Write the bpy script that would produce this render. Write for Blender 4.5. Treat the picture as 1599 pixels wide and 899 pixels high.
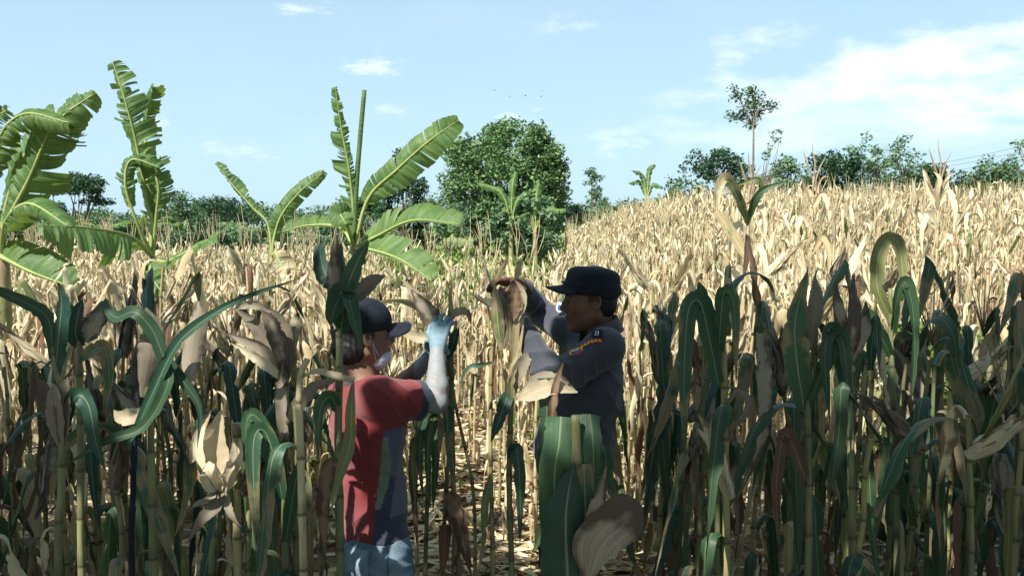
import bpy, math, random
import numpy as np
from mathutils import Vector, Matrix

# ------------------------------------------------------------------ camera, world, sun, exposure
for o in list(bpy.data.objects):
    bpy.data.objects.remove(o)
SC = bpy.context.scene
COL = SC.collection
CAM_H = 1.95
FPX = 1250.0                       # focal length in pixels of the 1599 px wide photograph
PITCH = math.atan(99.5 / FPX)
cam_data = bpy.data.cameras.new('camera')
cam = bpy.data.objects.new('camera', cam_data)
COL.objects.link(cam)
cam.location = (0, 0, CAM_H)
cam.rotation_euler = (math.pi / 2 - PITCH, 0, 0)
cam_data.sensor_width = 36
cam_data.lens = FPX / 1599 * 36
cam_data.clip_start = 0.05
cam_data.clip_end = 2000
SC.camera = cam

SUN_EL = math.radians(50)
SUN_AZ = math.radians(215)         # compass style: 0 = +Y, 90 = +X  (behind the camera, to the left)
SUN_DIR = Vector((math.sin(SUN_AZ) * math.cos(SUN_EL), math.cos(SUN_AZ) * math.cos(SUN_EL), math.sin(SUN_EL)))
sd = bpy.data.lights.new('sun', 'SUN')
sd.energy = 5.0
sd.angle = math.radians(0.5)
sd.color = (1.0, 0.965, 0.91)
sun = bpy.data.objects.new('sun', sd)
COL.objects.link(sun)
sun.rotation_euler = SUN_DIR.to_track_quat('Z', 'Y').to_euler()
sun.location = (-6, -10, 20)

vs = SC.view_settings
vs.view_transform = 'Standard'
vs.look = 'None'
vs.exposure = 0.93
vs.gamma = 1.0
vs.use_curve_mapping = False


class NT:
    """small helper for node trees"""
    def __init__(s, tree):
        s.t = tree
        tree.nodes.clear()

    def n(s, kind, **kw):
        nd = s.t.nodes.new(kind)
        for k, v in kw.items():
            setattr(nd, k, v)
        return nd

    def put(s, inp, v):
        if v is None:
            return
        if isinstance(v, bpy.types.NodeSocket):
            s.t.links.new(v, inp)
        elif isinstance(v, (tuple, list)) and len(v) == 3 and inp.type == 'RGBA':
            inp.default_value = (*v, 1)
        else:
            inp.default_value = v

    def math(s, op, a, b=None, c=None, clamp=False):
        nd = s.n('ShaderNodeMath', operation=op, use_clamp=clamp)
        s.put(nd.inputs[0], a); s.put(nd.inputs[1], b); s.put(nd.inputs[2], c)
        return nd.outputs[0]

    def vmath(s, op, a, b=None, out=0):
        nd = s.n('ShaderNodeVectorMath', operation=op)
        s.put(nd.inputs[0], a)
        if op == 'SCALE':
            s.put(nd.inputs['Scale'], b)
        else:
            s.put(nd.inputs[1], b)
        return nd.outputs[out]

    def mix(s, f, a, b, blend='MIX'):
        nd = s.n('ShaderNodeMix', data_type='RGBA', blend_type=blend)
        s.put(nd.inputs[0], f); s.put(nd.inputs[6], a); s.put(nd.inputs[7], b)
        return nd.outputs[2]

    def noise(s, vec, scale, detail=3, rough=0.5, out=0):
        nd = s.n('ShaderNodeTexNoise')
        s.put(nd.inputs['Vector'], vec)
        s.put(nd.inputs['Scale'], scale); s.put(nd.inputs['Detail'], detail); s.put(nd.inputs['Roughness'], rough)
        return nd.outputs[out]

    def ss(s, v, lo, hi, a=0.0, b=1.0):
        nd = s.n('ShaderNodeMapRange', interpolation_type='SMOOTHSTEP')
        s.put(nd.inputs[0], v); s.put(nd.inputs[1], lo); s.put(nd.inputs[2], hi); s.put(nd.inputs[3], a); s.put(nd.inputs[4], b)
        return nd.outputs[0]

    def xyz(s, v):
        nd = s.n('ShaderNodeSeparateXYZ'); s.put(nd.inputs[0], v)
        return nd.outputs

    def comb(s, x, y, z):
        nd = s.n('ShaderNodeCombineXYZ')
        s.put(nd.inputs[0], x); s.put(nd.inputs[1], y); s.put(nd.inputs[2], z)
        return nd.outputs[0]


W = bpy.data.worlds.new('World')
SC.world = W
W.use_nodes = True
w = NT(W.node_tree)
sky = w.n('ShaderNodeTexSky', sky_type='NISHITA')
sky.sun_disc = False
sky.sun_elevation = SUN_EL
sky.sun_rotation = SUN_AZ
sky.air_density = 1.0
sky.dust_density = 1.2
sky.ozone_density = 1.6
gen = w.n('ShaderNodeTexCoord').outputs['Generated']
gx, gy, gz = w.xyz(gen)
# clouds live in direction space: wide wisps everywhere plus named banks
wv = w.comb(w.math('MULTIPLY', gx, 1.0), w.math('MULTIPLY', gy, 1.0), w.math('MULTIPLY', gz, 2.6))
wisp = w.noise(wv, 2.3, 8, 0.62)
puff = w.noise(wv, 9.0, 7, 0.58)
puff2 = w.noise(wv, 30.0, 6, 0.6)
wisps = w.ss(wisp, 0.48, 0.85)


def bank(cx, cz, rx, rz, amp=1.0):
    a = w.math('DIVIDE', w.math('SUBTRACT', gx, cx), rx)
    b = w.math('DIVIDE', w.math('SUBTRACT', gz, cz), rz)
    d = w.math('SQRT', w.math('ADD', w.math('MULTIPLY', a, a), w.math('MULTIPLY', b, b)))
    m = w.math('SUBTRACT', 1.0, d)
    nz_ = puff if rx > .09 else puff2
    m = w.math('ADD', m, w.math('MULTIPLY', w.math('SUBTRACT', nz_, 0.5), 3.0 if rx > .09 else 4.2))
    m = w.ss(m, 0.0, 1.0 if rx > .09 else 1.35)
    return w.math('MULTIPLY', w.math('MULTIPLY', m, amp), w.ss(gy, 0.0, 0.2))


cl = None
for args in ((0.47, 0.158, 0.24, 0.066, 1.0), (0.31, 0.148, 0.15, 0.040, 0.7), (0.58, 0.150, 0.22, 0.075, 1.0), (0.40, 0.118, 0.26, 0.05, 0.45),
             (-0.166, 0.186, 0.045, 0.016, 0.62), (-0.245, 0.245, 0.035, 0.009, 0.5), (0.008, 0.128, 0.028, 0.012, 0.6),
             (-0.14, 0.138, 0.03, 0.010, 0.45), (-0.41, 0.115, 0.018, 0.010, 0.4), (0.13, 0.10, 0.04, 0.018, 0.35),
             (-0.33, 0.085, 0.05, 0.010, 0.35), (0.07, 0.235, 0.05, 0.012, 0.3)):
    b = bank(*args)
    cl = b if cl is None else w.math('MAXIMUM', cl, b)
skyc = w.mix(w.math('MULTIPLY', wisps, 0.35), sky.outputs[0], (7.0, 7.6, 8.0))
lowhaze = w.ss(gz, 0.0, 0.42, 0.80, 0.55)
skyc = w.mix(lowhaze, skyc, (4.45, 6.5, 7.75))
skyc = w.mix(w.math('MULTIPLY', cl, 0.74), skyc, (9.6, 9.9, 10.0))
bg = w.n('ShaderNodeBackground')
w.put(bg.inputs[0], skyc)
bg.inputs[1].default_value = 0.076
wo = w.n('ShaderNodeOutputWorld')
w.t.links.new(bg.outputs[0], wo.inputs[0])

# ------------------------------------------------------------------ helpers
RNG = np.random.default_rng(7)
rnd = random.Random(11)


def P(px, py, d):
    """world point seen at photograph pixel px, py at depth d metres"""
    a = (px - 799.5) / FPX
    b = (449.5 - py) / FPX
    c, s = math.cos(PITCH), math.sin(PITCH)
    return np.array([a * d, d * (c + b * s), CAM_H + d * (-s + b * c)])


def sstep(x, a, b):
    t = np.clip((x - a) / (b - a), 0, 1)
    return t * t * (3 - 2 * t)


def ground_h(x, y):
    x = np.asarray(x, float); y = np.asarray(y, float)
    side = sstep(x - 0.05 * (y - 10), 0.9, 6.3)
    bank_ = 0.5 * sstep(x, 0.8, 4.2) * sstep(y, 7.6, 10.4)
    rise = np.clip(y - 10.4, 0, 17) * 0.052 * side
    far = -np.clip(y - 34, 0, 60) * 0.012 * side
    low = 0.03 * np.sin(x * 1.7 + 0.6 * y) + 0.025 * np.sin(y * 2.3 - x * 0.7)
    return bank_ + rise + far + low


def unit(v):
    v = np.asarray(v, float)
    return v / (np.linalg.norm(v) + 1e-12)


class Geo:
    """collects faces, then becomes one mesh"""
    def __init__(s):
        s.V = []; s.F4 = []; s.F3 = []; s.UV = []; s.M4 = []; s.M3 = []; s.C = []; s.n = 0; s.hascol = False

    def add(s, V, F, UV=None, mat=0, col=None):
        V = np.asarray(V, float); F = np.asarray(F, int)
        if len(V) == 0 or len(F) == 0:
            return
        s.V.append(V)
        s.UV.append(np.zeros((len(V), 2)) if UV is None else np.asarray(UV, float))
        if col is not None:
            s.hascol = True
            col = np.asarray(col, float)
            s.C.append(np.broadcast_to(col, (len(V), 3)))
        else:
            s.C.append(np.ones((len(V), 3)))
        (s.F4 if F.shape[1] == 4 else s.F3).append(F + s.n)
        (s.M4 if F.shape[1] == 4 else s.M3).append(np.broadcast_to(mat, (len(F),)))
        s.n += len(V)

    def arrays(s):
        V = np.concatenate(s.V); UV = np.concatenate(s.UV)
        F4 = np.concatenate(s.F4) if s.F4 else np.zeros((0, 4), int)
        F3 = np.concatenate(s.F3) if s.F3 else np.zeros((0, 3), int)
        M = np.concatenate(s.M4 + s.M3) if (s.M4 or s.M3) else np.zeros(0, int)
        return V, F4, F3, UV, M

    def mesh(s, name, mats, smooth=True, origin=None):
        V, F4, F3, UV, M = s.arrays()
        if origin is not None:
            V = V - np.asarray(origin)
        me = bpy.data.meshes.new(name)
        nl = len(F4) * 4 + len(F3) * 3
        me.vertices.add(len(V)); me.vertices.foreach_set('co', V.astype(np.float32).ravel())
        me.loops.add(nl)
        li = np.concatenate([F4.ravel(), F3.ravel()]).astype(np.int32)
        me.loops.foreach_set('vertex_index', li)
        npoly = len(F4) + len(F3)
        me.polygons.add(npoly)
        st = np.concatenate([np.arange(len(F4)) * 4, len(F4) * 4 + np.arange(len(F3)) * 3]).astype(np.int32)
        me.polygons.foreach_set('loop_start', st)
        me.polygons.foreach_set('material_index', M.astype(np.int32))
        me.polygons.foreach_set('use_smooth', np.full(npoly, smooth))
        uvl = me.uv_layers.new(name='UVMap')
        uvl.data.foreach_set('uv', UV[li].astype(np.float32).ravel())
        if s.hascol:
            C = np.concatenate(s.C)
            ca = me.color_attributes.new('col', 'FLOAT_COLOR', 'POINT')
            ca.data.foreach_set('color', np.concatenate([C, np.ones((len(C), 1))], 1).astype(np.float32).ravel())
        for m in (mats if isinstance(mats, (list, tuple)) else [mats]):
            me.materials.append(m)
        me.update()
        me.validate()
        return me


def link(name, data, parent=None, loc=None, mat=None):
    o = bpy.data.objects.new(name, data)
    COL.objects.link(o)
    if parent is not None:
        o.parent = parent
    if mat is not None:
        o.matrix_local = mat
    elif loc is not None:
        o.location = [float(c) for c in loc]
    return o


def tag(o, label=None, cat=None, group=None, kind=None):
    if label: o['label'] = label
    if cat: o['category'] = cat
    if group: o['group'] = group
    if kind: o['kind'] = kind
    return o


def thing(name, label, cat, loc, group=None):
    o = link(name, None, loc=loc)
    o.empty_display_size = 0.2
    return tag(o, label, cat, group)


def grid_faces(nr, nc, wrap=False):
    r = np.arange(nr - 1)[:, None]
    c = np.arange(nc if wrap else nc - 1)[None, :]
    a = r * nc + c
    b = r * nc + (c + 1) % nc
    return np.stack([a, b, b + nc, a + nc], -1).reshape(-1, 4)


def smooth_path(pts, n):
    """Catmull-Rom through pts"""
    pts = np.asarray(pts, float)
    if len(pts) == 2:
        t = np.linspace(0, 1, n)[:, None]
        return pts[0] * (1 - t) + pts[1] * t
    p = np.vstack([2 * pts[0] - pts[1], pts, 2 * pts[-1] - pts[-2]])
    seg = len(pts) - 1
    out = []
    for t in np.linspace(0, seg, n):
        i = min(int(t), seg - 1); u = t - i
        a, b, c, d = p[i], p[i + 1], p[i + 2], p[i + 3]
        out.append(0.5 * ((2 * b) + (c - a) * u + (2 * a - 5 * b + 4 * c - d) * u * u + (3 * b - a - 3 * c + d) * u ** 3))
    return np.array(out)


def frames(path, hint):
    """tangent, side, normal along a path; hint is the wished blade normal"""
    T = np.gradient(path, axis=0)
    T /= np.linalg.norm(T, axis=1)[:, None] + 1e-12
    hint = np.broadcast_to(np.asarray(hint, float), T.shape)
    S = np.cross(T, hint)
    S /= np.linalg.norm(S, axis=1)[:, None] + 1e-9
    for i in range(1, len(S)):
        if np.dot(S[i], S[i - 1]) < 0: S[i] *= -1
    N = np.cross(S, T)
    return T, S, N


def ribbon(path, S, N, width, nc=5, cup=0.15, ripple=0.0, rk=18.0, seed=0.0, twist=None, jag=0.0):
    n = len(path)
    if twist is not None:
        c, s = np.cos(twist)[:, None], np.sin(twist)[:, None]
        S, N = S * c + N * s, N * c - S * s
    u = np.linspace(-1, 1, nc)
    v = np.linspace(0, 1, n)
    w2 = np.asarray(width) / 2
    off = cup * np.abs(u)[None, :] ** 1.6 * w2[:, None]
    if ripple:
        off = off + ripple * w2[:, None] * np.abs(u)[None, :] ** 2 * (np.sin(v[:, None] * rk + seed + u[None, :] * 1.7) + .5 * np.sin(v[:, None] * rk * 2.3 + 2 * seed - u[None, :] * 2))
    um = np.tile(u, (n, 1))
    if jag:
        rg = np.random.default_rng(int(abs(seed) * 997) + n)
        for sg in (-1, 1):
            nz = np.convolve(rg.standard_normal(n + 4), [.2, .5, .2], 'same')[2:-2] * .16
            for _ in range(rg.integers(1, 4)):
                i = rg.integers(2, n - 2)
                nz[i] -= rg.random() * .75; nz[(i + 1) % n] -= rg.random() * .35
            f_ = np.clip(1 + jag * nz, .25, 1.25)
            k_ = u * sg > .01
            um[:, k_] = np.sign(um[:, k_]) * np.minimum(np.abs(um[:, k_]) * np.where(f_ < 1, 1, f_)[:, None], f_[:, None])
    V = path[:, None, :] + S[:, None, :] * (um[:, :, None] * w2[:, None, None]) + N[:, None, :] * off[..., None]
    UV = np.stack(np.broadcast_arrays((u[None, :] + 1) / 2, v[:, None]), -1)
    return V.reshape(-1, 3), grid_faces(n, nc), UV.reshape(-1, 2)


def tube(path, radii, nc=6, cap=True):
    path = np.asarray(path, float)
    T, S, N = frames(path, (0.13, 0.97, 0.21) if abs(unit(path[-1] - path[0])[1]) < 0.9 else (0.9, 0.1, 0.3))
    a = np.linspace(0, 2 * math.pi, nc, endpoint=False)
    r = np.broadcast_to(np.asarray(radii, float), (len(path),))
    V = path[:, None, :] + (S[:, None, :] * np.cos(a)[None, :, None] + N[:, None, :] * np.sin(a)[None, :, None]) * r[:, None, None]
    UV = np.stack(np.broadcast_arrays((a / 6.283)[None, :], np.linspace(0, 1, len(path))[:, None]), -1).reshape(-1, 2)
    F = grid_faces(len(path), nc, True)
    V = V.reshape(-1, 3)
    if cap:
        V = np.vstack([V, path[-1][None], path[0][None]])
        UV = np.vstack([UV, [[.5, 1], [.5, 0]]])
        b = (len(path) - 1) * nc
        k = np.arange(nc)
        tip = np.stack([b + k, b + (k + 1) % nc, np.full(nc, len(V) - 2)], 1)
        bot = np.stack([(k + 1) % nc, k, np.full(nc, len(V) - 1)], 1)
        F = [F, np.vstack([tip, bot])]
    else:
        F = [F]
    return V, F, UV


def add_tube(g, path, radii, nc=6, mat=0, cap=True, col=None):
    V, F, UV = tube(path, radii, nc, cap)
    g.add(V, F[0], UV, mat, col)
    if cap:
        n0 = g.n - len(V)
        g.F3.append(F[1] + n0); g.M3.append(np.broadcast_to(mat, (len(F[1]),)))


# ------------------------------------------------------------------ materials
def newmat(name):
    m = bpy.data.materials.new(name)
    m.use_nodes = True
    return m, NT(m.node_tree)


def finish(n, base, rough=0.6, bump=None, bumpd=0.01, bumps=0.5, spec=0.3, transl=0.0, tcol=None, sheen=0):
    b = n.n('ShaderNodeBsdfPrincipled')
    n.put(b.inputs['Base Color'], base); n.put(b.inputs['Roughness'], rough)
    b.inputs['Specular IOR Level'].default_value = spec
    if sheen:
        b.inputs['Sheen Weight'].default_value = sheen
    if bump is not None:
        bp = n.n('ShaderNodeBump')
        bp.inputs['Strength'].default_value = bumps
        bp.inputs['Distance'].default_value = bumpd
        n.put(bp.inputs['Height'], bump)
        n.t.links.new(bp.outputs[0], b.inputs['Normal'])
    sh = b.outputs[0]
    if transl > 0:
        t = n.n('ShaderNodeBsdfTranslucent'); n.put(t.inputs[0], tcol if tcol is not None else base)
        mx = n.n('ShaderNodeMixShader'); mx.inputs[0].default_value = transl
        n.t.links.new(sh, mx.inputs[1]); n.t.links.new(t.outputs[0], mx.inputs[2]); sh = mx.outputs[0]
    out = n.n('ShaderNodeOutputMaterial')
    n.t.links.new(sh, out.inputs[0])


def rand_in(n, off=0.0):
    oi = n.n('ShaderNodeObjectInfo').outputs['Random']
    gi = n.n('ShaderNodeNewGeometry').outputs['Random Per Island']
    return n.math('FRACT', n.math('ADD', n.math('ADD', n.math('MULTIPLY', oi, 7.31), gi), off))


def leaf_mat(name, c1, c2, cdry, dry=0.3, rib=(0.35, 0.38, 0.22), ribw=0.035, transl=0.22, rough=0.42, spec=0.4, stripes=46, ribamt=0.75):
    m, n = newmat(name)
    uv = n.n('ShaderNodeUVMap').outputs[0]
    u, v, _ = n.xyz(uv)
    co = n.n('ShaderNodeTexCoord').outputs['Object']
    r = rand_in(n); r2 = rand_in(n, 0.37)
    base = n.mix(r, c1, c2)
    sv = n.comb(n.math('MULTIPLY', u, stripes), n.math('MULTIPLY', v, 1.5), r)
    st = n.noise(sv, 1.0, 2, 0.6)
    base = n.mix(n.ss(st, 0.32, 0.66, 0.0, 0.55), base, n.mix(0.5, base, (0.0, 0.0, 0.0)))
    big = n.noise(n.vmath('ADD', co, n.comb(n.math('MULTIPLY', r, 9), r2, 0)), 9.0, 4, 0.6)
    edge = n.math('MULTIPLY', n.math('ABSOLUTE', n.math('SUBTRACT', u, 0.5)), 0.35)
    k = n.math('ADD', n.math('ADD', big, edge), n.math('MULTIPLY', n.math('MULTIPLY', v, v), 0.18))
    k = n.math('ADD', k, n.math('MULTIPLY', n.math('SUBTRACT', r2, 0.5), 0.5))
    thr = 1.05 - dry
    k = n.ss(k, thr - 0.07, thr + 0.09)
    base = n.mix(k, base, n.mix(st, cdry, tuple(c * 0.55 for c in cdry)))
    rb = n.math('ABSOLUTE', n.math('SUBTRACT', u, 0.5))
    rb = n.ss(rb, ribw * 0.4, ribw, ribamt, 0.0)
    base = n.mix(rb, base, rib)
    val = n.math('ADD', 0.72, n.math('MULTIPLY', r2, 0.56))
    base = n.mix(1.0, base, n.comb(val, val, val), 'MULTIPLY')
    finish(n, base, rough, bump=st, bumpd=0.002, bumps=0.6, spec=spec, transl=transl, tcol=n.mix(0.5, base, (0.5, 0.6, 0.12), 'MULTIPLY') if cdry[1] < 0.3 and c1[1] > c1[0] * 1.4 else base)
    return m


M_LEAF = leaf_mat('corn_leaf_green', (0.024, 0.078, 0.054), (0.075, 0.140, 0.055), (0.27, 0.21, 0.12), dry=0.25, ribamt=0.5)
M_LEAF_FRESH = leaf_mat('corn_leaf_fresh', (0.022, 0.075, 0.052), (0.060, 0.130, 0.055), (0.24, 0.20, 0.10), dry=0.14, ribamt=0.5)
M_LEAF_PALE = leaf_mat('corn_leaf_turning', (0.09, 0.16, 0.045), (0.24, 0.26, 0.09), (0.42, 0.33, 0.18), dry=0.42, rib=(0.45, 0.45, 0.28))
M_LEAF_DRY = leaf_mat('corn_leaf_withered', (0.32, 0.22, 0.14), (0.24, 0.125, 0.08), (0.14, 0.09, 0.06), dry=0.38, rib=(0.36, 0.28, 0.18), ribamt=0.4, rough=0.75, spec=0.12, transl=0.25)
M_STRAW = leaf_mat('straw_leaf', (0.84, 0.75, 0.50), (0.66, 0.52, 0.29), (0.34, 0.22, 0.12), dry=0.24, rib=(0.66, 0.56, 0.36), ribamt=0.4, rough=0.7, spec=0.15, transl=0.28)
M_HUSK = leaf_mat('husk', (0.38, 0.33, 0.24), (0.27, 0.225, 0.165), (0.12, 0.09, 0.07), dry=0.30, ribamt=0.0, rough=0.65, spec=0.2, transl=0.25, stripes=30)
M_HUSK_PALE = leaf_mat('husk_pale', (0.80, 0.72, 0.50), (0.68, 0.56, 0.36), (0.38, 0.24, 0.13), dry=0.18, ribamt=0.0, rough=0.6, spec=0.2, transl=0.3, stripes=30)


def stalk_mat(name, c1, c2, c3, rings=9.0):
    m, n = newmat(name)
    u, v, _ = n.xyz(n.n('ShaderNodeUVMap').outputs[0])
    co = n.n('ShaderNodeTexCoord').outputs['Object']
    r = rand_in(n)
    base = n.mix(r, c1, c2)
    no = n.noise(n.vmath('MULTIPLY', co, (60, 60, 4)), 1.0, 3, 0.6)
    base = n.mix(n.ss(no, 0.4, 0.75, 0, 0.8), base, c3)
    wn = n.n('ShaderNodeTexWhiteNoise', noise_dimensions='2D')
    n.put(wn.inputs['Vector'], n.comb(n.math('FLOOR', v), n.math('MULTIPLY', r, 37.0), 0.0))
    base = n.mix(n.math('MULTIPLY', wn.outputs[0], .75), base, n.mix(0.5, c1, c3))
    fr = n.math('FRACT', v)
    ring = n.math('ADD', n.ss(fr, 0.0, 0.07, 1.0, 0.0), n.ss(fr, 0.95, 1.0, 0.0, 1.0), clamp=True)
    base = n.mix(n.math('MULTIPLY', ring, .8), base, (0.07, 0.045, 0.03))
    base = n.mix(n.ss(fr, 0.07, 0.35, 0.3, 0.0), base, (0.02, 0.015, 0.01))
    finish(n, base, 0.5, bump=no, bumpd=0.003, bumps=0.5, spec=0.3)
    return m


M_STALK = stalk_mat('stalk_green', (0.11, 0.15, 0.06), (0.26, 0.26, 0.11), (0.12, 0.09, 0.06))
M_STALK_DRY = stalk_mat('stalk_dry', (0.60, 0.53, 0.30), (0.44, 0.35, 0.20), (0.24, 0.14, 0.09))
M_STALK_YEL = stalk_mat('stalk_yellow', (0.36, 0.32, 0.14), (0.24, 0.25, 0.09), (0.2, 0.14, 0.08))
M_TASSEL = stalk_mat('tassel', (0.42, 0.32, 0.2), (0.33, 0.25, 0.17), (0.22, 0.15, 0.1))


def noise_mat(name, c1, c2, scale=6, rough=0.85, bumpd=0.02, c3=None, spec=0.2, transl=0.0):
    m, n = newmat(name)
    co = n.n('ShaderNodeTexCoord').outputs['Object']
    a = n.noise(co, scale, 6, 0.65)
    base = n.mix(n.ss(a, 0.32, 0.68), c1, c2)
    if c3:
        b = n.noise(co, scale * 0.23, 4, 0.5)
        base = n.mix(n.ss(b, 0.48, 0.64), base, c3)
    finish(n, base, rough, bump=a, bumpd=bumpd, spec=spec, transl=transl)
    return m


def soil_mat():
    m, n = newmat('soil')
    co = n.n('ShaderNodeTexCoord').outputs['Object']
    x, y, z = n.xyz(co)
    a = n.noise(co, 5, 6, .65)
    base = n.mix(n.ss(a, .32, .68), (0.13, 0.10, 0.072), (0.25, 0.20, 0.14))
    b = n.noise(co, 1.1, 4)
    base = n.mix(n.ss(b, .5, .64), base, (0.13, 0.15, 0.06))
    # rough meadow beyond the left field
    far = n.math('MULTIPLY', n.ss(y, 24, 28), n.ss(n.math('SUBTRACT', x, n.math('MULTIPLY', y, .08)), 1.0, 3.5, 1.0, 0.0))
    base = n.mix(far, base, n.mix(n.ss(b, .4, .6), (0.13, 0.19, 0.06), (0.24, 0.24, 0.10)))
    finish(n, base, .9, bump=a, bumpd=.04, spec=.15)
    return m


M_SOIL = soil_mat()
M_BARK = noise_mat('bark', (0.10, 0.075, 0.055), (0.19, 0.15, 0.115), 12, bumpd=0.03)


def foliage_mat(name, c1, c2, transl=0.2, c3=None):
    m, n = newmat(name)
    r = rand_in(n); r2 = rand_in(n, .61)
    co = n.n('ShaderNodeTexCoord').outputs['Object']
    big = n.noise(co, 0.9, 3, 0.6)
    base = n.mix(r, c1, c2)
    if c3:
        base = n.mix(n.math('MULTIPLY', n.ss(big, 0.52, 0.75), n.ss(r2, 0.5, 0.9)), base, c3)
    finish(n, base, 0.5, spec=0.3, transl=transl)
    return m


M_FOL_MANGO = foliage_mat('foliage_mango', (0.055, 0.135, 0.05), (0.18, 0.27, 0.10), c3=(0.22, 0.20, 0.09))
M_FOL_DARK = foliage_mat('foliage_dark', (0.02, 0.06, 0.03), (0.055, 0.11, 0.045))
M_FOL_MID = foliage_mat('foliage_mid', (0.04, 0.09, 0.035), (0.10, 0.17, 0.06))
M_FOL_LIGHT = foliage_mat('foliage_light', (0.09, 0.17, 0.09), (0.17, 0.26, 0.13))
M_GRASS = foliage_mat('grass_blade', (0.07, 0.13, 0.03), (0.22, 0.27, 0.07), c3=(0.42, 0.36, 0.16))
def banana_mat():
    m, n = newmat('banana_leaf')
    u, v, _ = n.xyz(n.n('ShaderNodeUVMap').outputs[0])
    r = rand_in(n)
    co = n.n('ShaderNodeTexCoord').outputs['Object']
    st = n.noise(n.comb(n.math('MULTIPLY', u, 1.2), n.math('MULTIPLY', v, 95), 0.0), 1.0, 3, .7)
    big = n.noise(co, 3.0, 3)
    base = n.mix(n.ss(st, .3, .7), (0.040, 0.105, 0.030), (0.125, 0.215, 0.060))
    base = n.mix(n.math('MULTIPLY', n.ss(big, .45, .7), .5), base, (0.17, 0.25, 0.07))
    ed = n.math('ABSOLUTE', n.math('SUBTRACT', u, .5))
    base = n.mix(n.math('MULTIPLY', n.ss(n.math('ADD', ed, n.math('MULTIPLY', st, .06)), .505, .53), .8), base, (0.22, 0.15, 0.06))
    finish(n, base, .48, bump=st, bumpd=.012, bumps=.8, spec=.35, transl=.36, tcol=n.mix(.5, base, (0.30, 0.42, 0.06)))
    return m


M_BANANA = banana_mat()
M_BANANA_RIB = noise_mat('banana_rib', (0.30, 0.34, 0.12), (0.22, 0.28, 0.08), 9, rough=0.45, bumpd=0.004)
M_BANANA_STEM = noise_mat('banana_stem', (0.16, 0.19, 0.07), (0.30, 0.25, 0.13), 6, c3=(0.20, 0.13, 0.07), rough=0.55, bumpd=0.01)

# ------------------------------------------------------------------ ground
def build_ground():
    xs = np.concatenate([-np.geomspace(600, 9, 26), np.linspace(-8.8, 14, 140), np.geomspace(14.4, 600, 26)])
    ys = np.concatenate([-np.geomspace(300, 4.2, 16), np.linspace(-4, 34, 230), np.geomspace(34.4, 900, 30)])
    X, Y = np.meshgrid(xs, ys)
    Z = ground_h(X, Y)
    near = (np.abs(X) < 15) & (Y < 34) & (Y > -4)
    Z = Z + np.where(near, 0.02 * RNG.standard_normal(X.shape), 0)
    V = np.stack([X, Y, Z], -1).reshape(-1, 3)
    g = Geo(); g.add(V, grid_faces(len(ys), len(xs)), V[:, :2] * 0.1)
    tag(link('ground', g.mesh('ground', M_SOIL)), 'dry brown soil of the maize field, rising to the right', kind='structure')


build_ground()


# ------------------------------------------------------------------ corn leaf shapes (grow toward +X from the origin)
def leaf_geo(kind, seed, n=24, nc=5, L=0.7, Wd=0.075):
    r = random.Random(seed)
    s = np.linspace(0, 1, n)
    if kind == 'arch':
        th = math.radians(18 + r.random() * 14) + sstep(s, 0.15, 0.75 + r.random() * .2) * math.radians(115 + 40 * r.random())
    elif kind == 'hang':
        th = math.radians(30 + 30 * r.random()) + sstep(s, 0.02, 0.2 + .1 * r.random()) * math.radians(130 - 10 * r.random())
    elif kind == 'broken':
        b = 0.3 + 0.3 * r.random()
        th = math.radians(22 + 16 * r.random()) + sstep(s, b, b + 0.045) * math.radians(142) - sstep(s, b + .1, 1) * math.radians(12)
    elif kind == 'up':
        th = math.radians(10 + 12 * r.random()) + s ** 2 * math.radians(25 + 35 * r.random())
    else:  # curl : a withered leaf that hangs and coils
        th = math.radians(40 + 30 * r.random()) + sstep(s, 0.0, 0.18) * math.radians(125) + 0.35 * np.sin(s * 9 + r.random() * 6) * s
    ds = L / (n - 1)
    x = np.concatenate([[0], np.cumsum(np.sin(th[:-1]) * ds)]); z = np.concatenate([[0], np.cumsum(np.cos(th[:-1]) * ds)])
    y = 0.05 * L * np.sin(s * 2.5 + r.random() * 6) * s + (r.random() - .5) * 0.16 * L * s ** 2
    path = np.stack([x, y, z], 1)
    T = np.gradient(path, axis=0); T /= np.linalg.norm(T, axis=1)[:, None]
    S = np.tile([0, 1.0, 0], (n, 1)); S -= T * (S * T).sum(1)[:, None]; S /= np.linalg.norm(S, axis=1)[:, None]
    N = np.cross(T, S)
    Wd = Wd * (1 + .10 * np.sin(s * 31 + r.random() * 6) * np.sin(s * 17 + r.random() * 6))
    w_ = Wd * (0.5 + 0.5 * sstep(s, 0, 0.22)) * np.clip(1 - ((s - 0.25) / 0.75).clip(0, 1) ** 2.4, 0.03, 1)
    tw = (r.random() - .5) * 2.6 * s ** 1.2
    if kind == 'curl':
        tw = tw * 2.2 + np.sin(s * 7 + r.random() * 5) * .5; w_ = w_ * (0.65 + .25 * np.sin(s * 13 + r.random() * 5)); cup = 0.55; rp = .30
    elif kind == 'hang':
        cup = 0.30; rp = .12
    else:
        cup = 0.22; rp = .12
    return ribbon(path, S, -N, w_, nc, cup, rp, 22, r.random() * 6, tw, jag=0 if n < 12 else (1.3 if kind == 'curl' else .9))


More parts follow.
